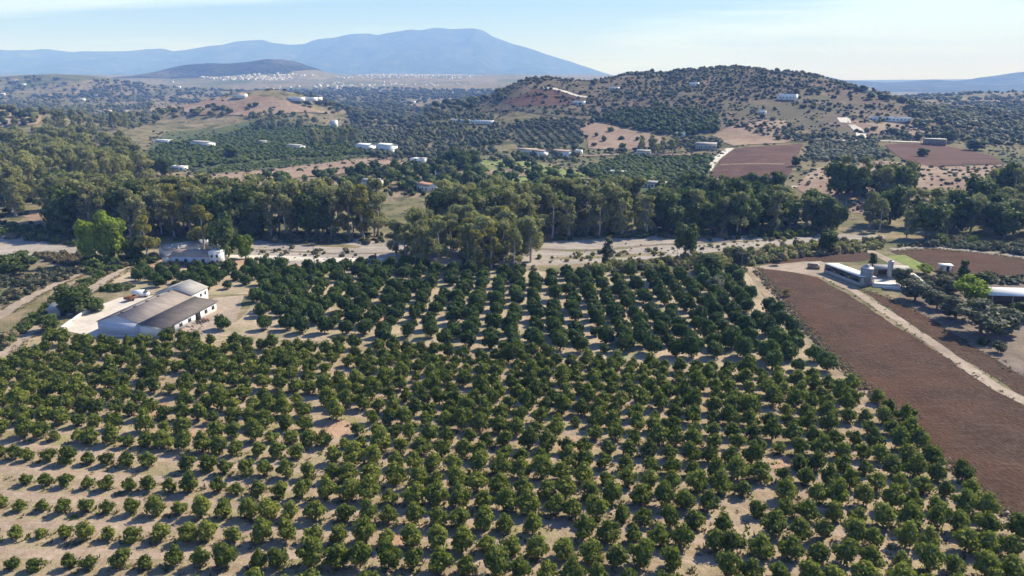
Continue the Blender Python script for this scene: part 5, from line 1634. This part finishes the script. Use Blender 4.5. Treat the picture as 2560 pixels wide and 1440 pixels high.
for x in (-1.4, 1.6):
    for y in (-0.86, 0.86):
        q = QB(); q.tube([(x, y - 0.1, 0.33), (x, y + 0.1, 0.33)], [0.33, 0.33], 12); part('wheel', q, 'tyre', van)
tl = thing('farm_trailer', 'rusty brown farm trailer beside the left wall of the barn', 'trailer', (*G(328, 752), 0.06), math.radians(70))
q = QB(); q.box((0, 0, 0.7), (3.4, 1.8, 0.12))
for x, y, w, d in ((0, -0.87, 3.4, 0.06), (0, 0.87, 3.4, 0.06), (-1.67, 0, 0.06, 1.68), (1.67, 0, 0.06, 1.68)):
    q.box((x, y, 0.825), (w, d, 0.5))
part('bed', q, 'rust', tl)
for y in (-0.8, 0.8):
    q = QB(); q.tube([(0, y - 0.09, 0.37), (0, y + 0.09, 0.37)], [0.36, 0.36], 12); part('wheel', q, 'tyre', tl)
q = QB(); q.tube([(1.7, 0, 0.65), (3.0, 0, 0.5)], [0.06, 0.05], 6); part('drawbar', q, 'steel', tl)
for i, (u, v) in enumerate(((427, 822), (449, 812), (508, 789), (487, 797))):
    t = thing('tyre_stack', ['stack of dark tyres nearest the front of the barn side yard', 'stack of dark tyres second from the front of the barn side yard',
                             'stack of dark tyres by the far end of the barn white wall', 'low stack of tyres midway along the barn white wall'][i], 'tyres', (*G(u, v), 0.08))
    for k in range(3 if i != 3 else 2):
        q = QB(); a = np.linspace(0, 2 * math.pi, 13)[:-1]
        prof = [(0.32, 0.04), (0.62, 0.0), (0.7, 0.14), (0.62, 0.28), (0.32, 0.24)]
        V = [(p * math.cos(w), p * math.sin(w), z) for w in a for p, z in prof]
        Q = [(i2 * 5 + j, ((i2 + 1) % 12) * 5 + j, ((i2 + 1) % 12) * 5 + j + 1, i2 * 5 + j + 1) for i2 in range(12) for j in range(4)] + [(i2 * 5 + 4, ((i2 + 1) % 12) * 5 + 4, ((i2 + 1) % 12) * 5, i2 * 5) for i2 in range(12)]
        q.add(np.array(V) + np.array((0.05 * k, -0.04 * k, 0.29 * k)), Q); part('tyre', q, 'tyre', t)
hw = thing('disc_harrow', 'rusty disc harrow standing in the rubble yard beside the barn', 'harrow', (*G(508, 808), 0.08), math.radians(40))
q = QB(); q.box((0, 0, 0.6), (3.2, 0.14, 0.14)); q.box((0, 1.0, 0.6), (3.2, 0.14, 0.14)); q.box((0, 0.5, 0.62), (0.14, 2.4, 0.14)); part('frame', q, 'rust', hw)
for k in range(5):
    for y in (0.0, 1.0):
        q = QB(); q.tube([(-1.4 + 0.7 * k, y, 0.34), (-1.36 + 0.7 * k, y + 0.02, 0.34)], [0.34, 0.33], 10); part('disc', q, 'steel', hw)
r_ = rg(980)
RUB = wpoly([(440, 828), (470, 804), (515, 788), (522, 800), (500, 830)])
rows = []
for x, y in [(a, b) for a, b in zip(r_.uniform(-92, -72, 500), r_.uniform(168, 195, 500)) if inside(RUB, np.array([a]), np.array([b]))[0]][:110]:
    s = abs(r_.normal()) * 0.35 + 0.2
    rows.append((r_.integers(5), x, y, 0.1, s * 1.6, s, r_.uniform(0, 6.28), 0))
if rows:
    tag(joined('rubble', RK, rows, ['rock']), 'scattered rubble and scrap in the yard beside the barn', 'rubble', kind='stuff')

# the livestock farm on the right
ls = thing('livestock_shed', 'long narrow shed with a bright white roof beside the silos', 'shed', (107.0, 225.2, 0), math.atan2(3.8, 16.4))
q = QB()
q.box((2.45, 0, -0.2), (0.2, 17.6, 2.8)); q.box((0, -8.75, -0.2), (4.7, 0.2, 2.85)); q.box((0, 8.75, -0.2), (4.7, 0.2, 2.85)); q.box((-2.4, 0, -0.2), (0.15, 17.6, 1.3))
part('wall', q, 'grey_wall', ls)
q = QB(); q.slab([(-2.9, -9.2, 3.2), (2.9, -9.2, 2.75), (2.9, 9.2, 2.75), (-2.9, 9.2, 3.2)], 0.12); part('roof', q, 'roof_white', ls)
for k in range(6):
    q = QB(); q.box((-2.4, -8.3 + k * 3.3, 1.1), (0.16, 0.16, 1.95)); part('post', q, 'steel', ls)
for k in range(5):  # every other panel near-black, painted as the dark inside
    q = QB(); q.box((-2.42, -6.6 + k * 3.3, 1.15), (0.05, 2.2, 0.7)); part('bay_panel', q, 'brown_wall' if k % 2 else 'opening', ls)


def silo(label, x, y, rad, hb, ht, legs):
    t = thing('feed_silo', label, 'silo', (x, y, 0), 0.3, 'feed silos')
    a = np.linspace(0, 2 * math.pi, 25)[:-1]
    prof = [(0.12, hb - rad * 1.1), (rad, hb), (rad, hb + (ht - hb) * 0.33), (rad * 1.012, hb + (ht - hb) * 0.34), (rad, hb + (ht - hb) * 0.35), (rad, hb + (ht - hb) * 0.66), (rad * 1.012, hb + (ht - hb) * 0.67), (rad, hb + (ht - hb) * 0.68), (rad, ht)]
    q = QB()
    V = [(p * math.cos(w), p * math.sin(w), z) for p, z in prof for w in a]
    Q = [(i * 24 + j, i * 24 + (j + 1) % 24, (i + 1) * 24 + (j + 1) % 24, (i + 1) * 24 + j) for i in range(len(prof) - 1) for j in range(24)]
    q.add(V, Q); part('body', q, 'galv', t)
    q = QB()
    V = [(p * math.cos(w), p * math.sin(w), z) for p, z in ((rad * 1.06, ht - 0.02), (rad * 0.25, ht + rad * 0.42), (rad * 0.24, ht + rad * 0.5), (0.01, ht + rad * 0.5)) for w in a]
    q.add(V, [(i * 24 + j, i * 24 + (j + 1) % 24, (i + 1) * 24 + (j + 1) % 24, (i + 1) * 24 + j) for i in range(3) for j in range(24)]); part('lid', q, 'galv', t)
    for k in range(legs):
        w = 2 * math.pi * k / legs
        q = QB(); q.tube([(rad * 0.97 * math.cos(w), rad * 0.97 * math.sin(w), -0.1), (rad * 0.97 * math.cos(w), rad * 0.97 * math.sin(w), hb + 0.4)], [0.07, 0.07], 6); part('leg', q, 'steel', t)
    q = QB()
    for s in (-0.2, 0.2):
        q.tube([(s, -rad - 0.12, 0.3), (s, -rad - 0.12, ht)], [0.025, 0.025], 4)
    for k in range(int(ht / 0.35)):
        q.tube([(-0.2, -rad - 0.12, 0.4 + 0.35 * k), (0.2, -rad - 0.12, 0.4 + 0.35 * k)], [0.02, 0.02], 4)
    part('ladder', q, 'steel', t)


silo('broad grey feed silo on legs at the end of the white-roofed shed', 109.0, 217.6, 1.8, 1.6, 5.6, 6)
silo('slim tall grey feed silo behind the broad one', 119.6, 224.3, 0.8, 1.4, 6.0, 4)
gs = thing('open_shed', 'grey flat-roofed open shed with a dark front behind the slim silo', 'shed', (122.0, 227.6, 0), math.radians(-13))
q = QB(); q.slab([(-5.2, -2.4, 3.0), (5.2, -2.4, 3.0), (5.2, 2.6, 3.35), (-5.2, 2.6, 3.35)], 0.16); part('roof', q, 'roof_grey', gs)
q = QB(); q.box((0, 2.3, -0.1), (9.8, 0.2, 3.2)); q.box((-4.8, 0.2, -0.1), (0.2, 4.0, 2.95)); q.box((4.8, 0.2, -0.1), (0.2, 4.0, 2.95)); part('wall', q, 'brown_wall', gs)
for k in range(4):
    q = QB(); q.box((-4.7 + k * 3.13, -2.1, -0.1), (0.16, 0.16, 2.98)); part('post', q, 'steel', gs)
sheet('silo_yard', wpoly([(2168, 704), (2175, 690), (2240, 680), (2288, 686), (2320, 708), (2262, 726), (2210, 722)]), 'concrete', 0.074, 1.8, 0.2)
fl = thing('feed_platform', 'low white concrete feed platform between the silos', 'platform', (114.5, 216.6, 0), math.radians(-12))
q = QB(); q.box((0, 0, -0.1), (7.5, 4.2, 0.75)); part('slab', q, 'white', fl)
q = QB(); q.box((0, -2.0, 0.65), (7.5, 0.2, 0.45)); part('curb', q, 'concrete', fl)
wall_run('pen_wall', wpoly([(2240, 694), (2284, 692), (2300, 706), (2318, 720)]), 1.1, 0.3, 'white', 'white pen wall behind the purplish dark tree')
pen = thing('block_pen', 'small walled pen with white tops left of the long white roof', 'pen', (*G(2034, 672), 0), math.radians(-6))
q = QB(); q.box((0, -0.9, -0.1), (3.4, 0.25, 1.3)); q.box((-1.6, 0.2, -0.1), (0.25, 1.9, 1.3)); q.box((1.6, 0.2, -0.1), (0.25, 1.9, 1.3)); q.box((0, 1.25, -0.1), (3.4, 0.25, 1.6)); part('wall', q, 'brown_wall', pen)
q = QB(); q.box((0, 1.25, 1.52), (3.6, 0.4, 0.12)); q.box((1.6, 0.15, 1.22), (0.4, 1.7, 0.12)); part('coping', q, 'white', pen)
ob = thing('open_barn', 'wide open-fronted barn with a white metal roof at the right edge', 'barn', (145.2, 194.0, 0), math.radians(-7))
q = QB(); q.slab([(-15.2, -5.3, 4.7), (12.5, -5.3, 4.7), (12.5, 5.6, 4.1), (-12.6, 5.6, 4.1)], 0.18); part('roof', q, 'roof_white', ob)
q = QB(); q.box((-0.5, 5.2, -0.1), (24.0, 0.25, 4.0)); q.box((12.1, 0, -0.1), (0.25, 10, 4.0)); part('wall', q, 'brown_wall', ob)
for k in range(6):
    q = QB(); q.box((-14.0 + k * 5.2, -4.9, -0.1), (0.25, 0.25, 4.6)); part('post', q, 'steel', ob)
q = QB(); q.box((2.0, -2.5, -0.05), (14.0, 2.4, 1.3)); part('manger', q, 'grey_wall', ob)
hut = thing('field_hut', 'small white hut with a flat roof standing in the rear ploughed field', 'hut', (*G(2363, 679), 0), math.radians(-8))
q = QB(); q.box((0.55, 0.6, -0.1), (2.2, 1.6, 2.3)); q.box((-1.1, 1.3, -0.1), (1.2, 0.15, 2.3)); part('wall', q, 'white', hut)
q = QB(); q.slab([(-2.0, -1.2, 2.3), (2.0, -1.2, 2.3), (2.0, 1.6, 2.45), (-2.0, 1.6, 2.45)], 0.15); part('roof', q, 'roof_white', hut)
for x in (-1.7, 1.7):
    q = QB(); q.box((x, -1.0, -0.1), (0.12, 0.12, 2.27)); part('post', q, 'steel', hut)
opening(hut, 'door', 'F', 0.0, 0.0, 0.9, 1.9, 2.2, 1.6, 'opening', x0=0.55, y0=0.6)


def pole(u, v, h, label):
    t = thing('utility_pole', label, 'pole', (*G(u, v), 0), random.uniform(-0.5, 0.5))
    q = QB(); q.tube([(0, 0, -0.3), (0, 0, h * 0.5), (0, 0, h)], [0.14, 0.12, 0.09], 8); part('mast', q, 'wood', t)
    q = QB(); q.box((0, 0, h - 0.6), (1.6, 0.1, 0.12)); part('crossarm', q, 'wood', t)
    for x in (-0.7, 0, 0.7):
        q = QB(); q.tube([(x, 0, h - 0.48), (x, 0, h - 0.26)], [0.05, 0.04], 6); part('insulator', q, 'grey_wall', t)


pole(786, 660, 7.5, 'thin wooden power pole standing before the left riverbed')
pole(1853, 674, 6.0, 'thin wooden power pole at the corner of the ploughed field')
pole(552, 662, 7.0, 'thin wooden power pole at the right end of the farmhouse')


# ------------------------------------------------------------------ the scattered houses of the valley
def villa(u, v, w, d, h, rot, label, roof='flat', wall='white', roofm='roof_terra', extra=None, rise=1.2):
    w, d, h = w * 1.18, d * 1.15, h * 1.12
    x, y = G(u, v)
    t = thing('house', label, 'house', (x, y, Hs(x, y) - 0.1), math.radians(rot - 26), 'houses of the valley')
    q = QB(); walls(q, w, d, h, 0, 0, rise if roof == 'gable' else 0, 'x')
    if roof == 'flat':
        for a, b, ww, dd in ((0, -d / 2 + 0.1, w, 0.2), (0, d / 2 - 0.1, w, 0.2), (-w / 2 + 0.1, 0, 0.2, d - 0.4), (w / 2 - 0.1, 0, 0.2, d - 0.4)):
            q.box((a, b, h), (ww, dd, 0.35))
    part('wall', q, wall, t)
    q = QB()
    if roof == 'gable':
        gable_roof(q, w, d, h, rise, 0.4, 0, 0, 'x')
    else:
        q.box((0, 0, h + 0.01), (w - 0.5, d - 0.5, 0.12))
    part('roof', q, roofm if roof == 'gable' else 'white', t)
    n = max(2, int(w / 3.2))
    for k in range(n):
        opening(t, 'window', 'F', -w / 2 + w * (k + 0.5) / n, h * 0.35, 1.1, 1.2, w, d, 'glass')
    opening(t, 'window', 'R', 0.0, h * 0.35, 1.1, 1.2, w, d, 'glass')
    opening(t, 'door', 'F', -w / 2 + w / n, 0.1, 0.9, 2.0, w, d, 'door')
    if extra:
        q = QB(); q.box((extra[0], extra[1], -0.1), (extra[2], extra[3], extra[4])); part('wing', q, wall, t)
        q = QB(); q.box((extra[0], extra[1], extra[4] - 0.09), (extra[2] + 0.3, extra[3] + 0.3, 0.15)); part('wing_roof', q, roofm if roof == 'gable' else 'concrete', t)
    return t


villa(410, 358, 15, 6, 3.2, 2, 'long low white building left of the big villa in the green fields', 'flat')
villa(508, 368, 20, 9, 4.4, -4, 'big pale villa with a wide roof amid the green orchards', 'gable', 'white', 'roof_grey', (11, -2, 6, 5, 3.6))
villa(660, 364, 7, 6, 3.5, 5, 'small grey-white house between the green orchards', 'gable', 'cream', 'roof_grey')
villa(740, 374, 14, 7, 3.4, -3, 'white house with a shaded porch right of the green orchards', 'gable', 'white', 'roof_grey')
villa(915, 378, 13, 9, 5.2, -10, 'left one of the twin white houses on the rise', 'gable', 'white', 'roof_white', (5.5, -3.5, 5, 4, 3.0))
villa(968, 380, 14, 9, 5.6, -14, 'right one of the twin white houses on the rise', 'gable', 'white', 'roof_white', (7.5, -2.5, 6, 5, 3.2))
villa(1048, 409, 10, 7, 3.6, -8, 'white house with a curved white canopy below the twin houses', 'flat', 'white', 'roof_white', (5.0, -1.0, 4.5, 5, 4.8))
villa(1100, 446, 4.2, 4.5, 4.6, 10, 'small white cube-shaped house among gardens', 'flat', 'white')
villa(450, 426, 9, 4.5, 2.8, 6, 'small white hut at the edge of the green crop strip', 'flat', 'white')
villa(1068, 478, 9, 6, 3.4, -20, 'house with a reddish tile roof half hidden behind the river belt', 'gable', 'cream', 'roof_terra')
villa(932, 470, 9, 7, 4.0, 12, 'greyish house half hidden behind the river belt', 'gable', 'cream', 'roof_grey')
villa(1320, 386, 15, 7, 3.6, 4, 'cream farm building left of the white houses at the hill foot', 'gable', 'cream', 'roof_tan')
villa(1352, 392, 8, 7, 4.2, -12, 'white house in the middle of the row at the hill foot', 'gable', 'white', 'roof_tan')
villa(1405, 392, 15, 8, 4.2, -14, 'white house with a tiled roof right of the row at the hill foot', 'gable', 'white', 'roof_tan', (-5, -5, 6, 4, 2.8))
villa(1447, 385, 4.5, 4, 3.0, 0, 'tiny white hut right of the tiled house at the hill foot', 'flat', 'white')
villa(1545, 438, 9, 4, 2.6, 0, 'low white greenhouse-like shed amid the dark orchards', 'flat', 'white')
villa(1642, 470, 13, 5, 2.6, -5, 'low grey-roofed shed behind the dark tree belt', 'gable', 'cream', 'roof_grey')
villa(1610, 388, 10, 6, 3.0, 0, 'pale low house beside the field road at the hill foot', 'gable', 'cream', 'roof_grey')
villa(1765, 372, 14, 8, 3.6, 8, 'grey villa with a dark shaded front below the dotted slope', 'gable', 'grey_wall', 'roof_grey')
villa(1970, 249, 15, 8, 5.0, -10, 'large white house high on the right flank of the hill', 'flat', 'white', 'roof_white', (-8, 0, 5, 6, 3.2))
villa(1735, 216, 9, 7, 4.2, 5, 'white house just below the crest of the hill', 'flat', 'white')
villa(1905, 286, 6, 5, 3.2, 0, 'tiny white house halfway up the hill', 'flat', 'white')
villa(1536, 225, 9, 6, 3.0, 0, 'small white house high on the left shoulder of the hill', 'flat', 'white')
villa(1448, 261, 11, 6, 3.2, -6, 'white house at the right foot of the brown cone', 'flat', 'white')
villa(1702, 340, 7, 5, 2.8, 0, 'small white hut above the right end of the pink slope', 'flat', 'white')
villa(2225, 303, 30, 6, 3.4, -2, 'long white shed at the top of the fallow field on the right', 'flat', 'white')
villa(2336, 362, 14, 8, 4.4, -6, 'dark house with a flat pale roof above the right red field', 'flat', 'brown_wall')
villa(1205, 309, 22, 6, 3.0, 0, 'long low white building left of the hill', 'flat', 'white')
villa(1150, 306, 18, 6, 3.0, 0, 'low cream building just left of the long white one', 'flat', 'cream')
villa(836, 318, 6, 6, 8.0, 0, 'narrow tall white tower house in the middle of the valley', 'flat', 'white')
for k, (u, w) in enumerate(((740, 18), (764, 26), (786, 16), (803, 12), (818, 10))):
    villa(u, 252, w * 1.2, 9, 4.5, 0, f'far white shed, {ordinal(k + 1)} from the left in the row behind the bare pink hill', 'flat', 'white')
villa(1020, 257, 34, 8, 4.0, 0, 'far long white shed above the tan strip', 'flat', 'white')
for k, (u, v) in enumerate(((38, 204), (57, 214), (245, 242), (205, 252), (430, 206), (445, 220), (268, 283), (312, 284), (602, 245), (5, 238))):
    villa(u, v, 14, 9, 5.0, 10 * k % 30, ['white house on the left far ridge', 'white house below the left far ridge', 'white house in the dark band of far trees on the left', 'far white cottage left of the green meadow strip',
          'pale house on the far tan hill', 'white house at the foot of the far tan hill', 'cream cottage behind the far eucalyptus', 'white cottage right of the far eucalyptus', 'white cottage left of the far sheds', 'white house at the very left edge of the valley'][k], 'flat' if k % 2 else 'gable', 'white' if k != 6 else 'cream')


# ------------------------------------------------------------------ white towns too far off to count their houses
def town(name, poly, n, label, seed, big=1.0):
    r_ = rg(seed)
    W = wpoly(poly); B = np.array(W)
    (x0, y0), (x1, y1) = B.min(0), B.max(0)
    X = r_.uniform(x0, x1, n * 8); Y = r_.uniform(y0, y1, n * 8)
    k = inside(W, X, Y); X, Y = X[k][:n], Y[k][:n]
    Z = H(X, Y)
    q = QB()
    for x, y, z in zip(X, Y, Z):
        w, d, h = r_.uniform(8, 17) * big, r_.uniform(8, 12) * big, r_.uniform(3, 6.5) * big
        ro = r_.uniform(-0.5, 0.5)
        q.box((x, y, z - 2), (w, d, h + 2), ro, 0.5, 0)
        q.box((x, y, z + h), (w * 1.02, d * 1.02, 1.6), ro, 0.5, 1 if r_.random() < 0.35 else 0, top=0.35)
    tag(link(name, mesh_of(name, q, ['cream', 'roof_terra'])), label, 'town', kind='stuff')


town('far_town', [(500, 194), (600, 190), (780, 189), (830, 194), (700, 201), (560, 202)], 170, 'white town at the foot of the dark rounded hill', 990)
town('far_town', [(820, 192), (960, 181), (1150, 186), (1215, 192), (1130, 200), (960, 196)], 420, 'wide pale town below the big blue mountain', 991)
town('far_town', [(2105, 240), (2150, 232), (2260, 234), (2290, 241), (2180, 247)], 220, 'white town below the hills on the right', 992)
town('far_hamlet', [(880, 205), (1060, 204), (1180, 214), (900, 228), (640, 222)], 60, 'scattered white houses in the hazy plain before the wide town', 993)

# ------------------------------------------------------------------ the hazy air
hm = bpy.data.materials.new('haze_air')
hm.use_nodes = True
ht = hm.node_tree
ht.nodes.clear()
ho = ht.nodes.new('ShaderNodeOutputMaterial')
hv = ht.nodes.new('ShaderNodeVolumePrincipled')
hv.inputs['Color'].default_value = (0.22, 0.42, 1.0, 1)
hv.inputs['Absorption Color'].default_value = (1, 1, 1, 1)   # clear air scatters and does not absorb
hv.inputs['Density'].default_value = 1.6e-4
hv.inputs['Anisotropy'].default_value = 0.0
ht.links.new(hv.outputs[0], ho.inputs['Volume'])
q = QB(); q.box((0, 14000, -60), (62000, 30000, 1360))
tag(link('haze', mesh_of('haze', q, hm)), 'blue summer haze lying over the whole valley', 'haze', kind='stuff')
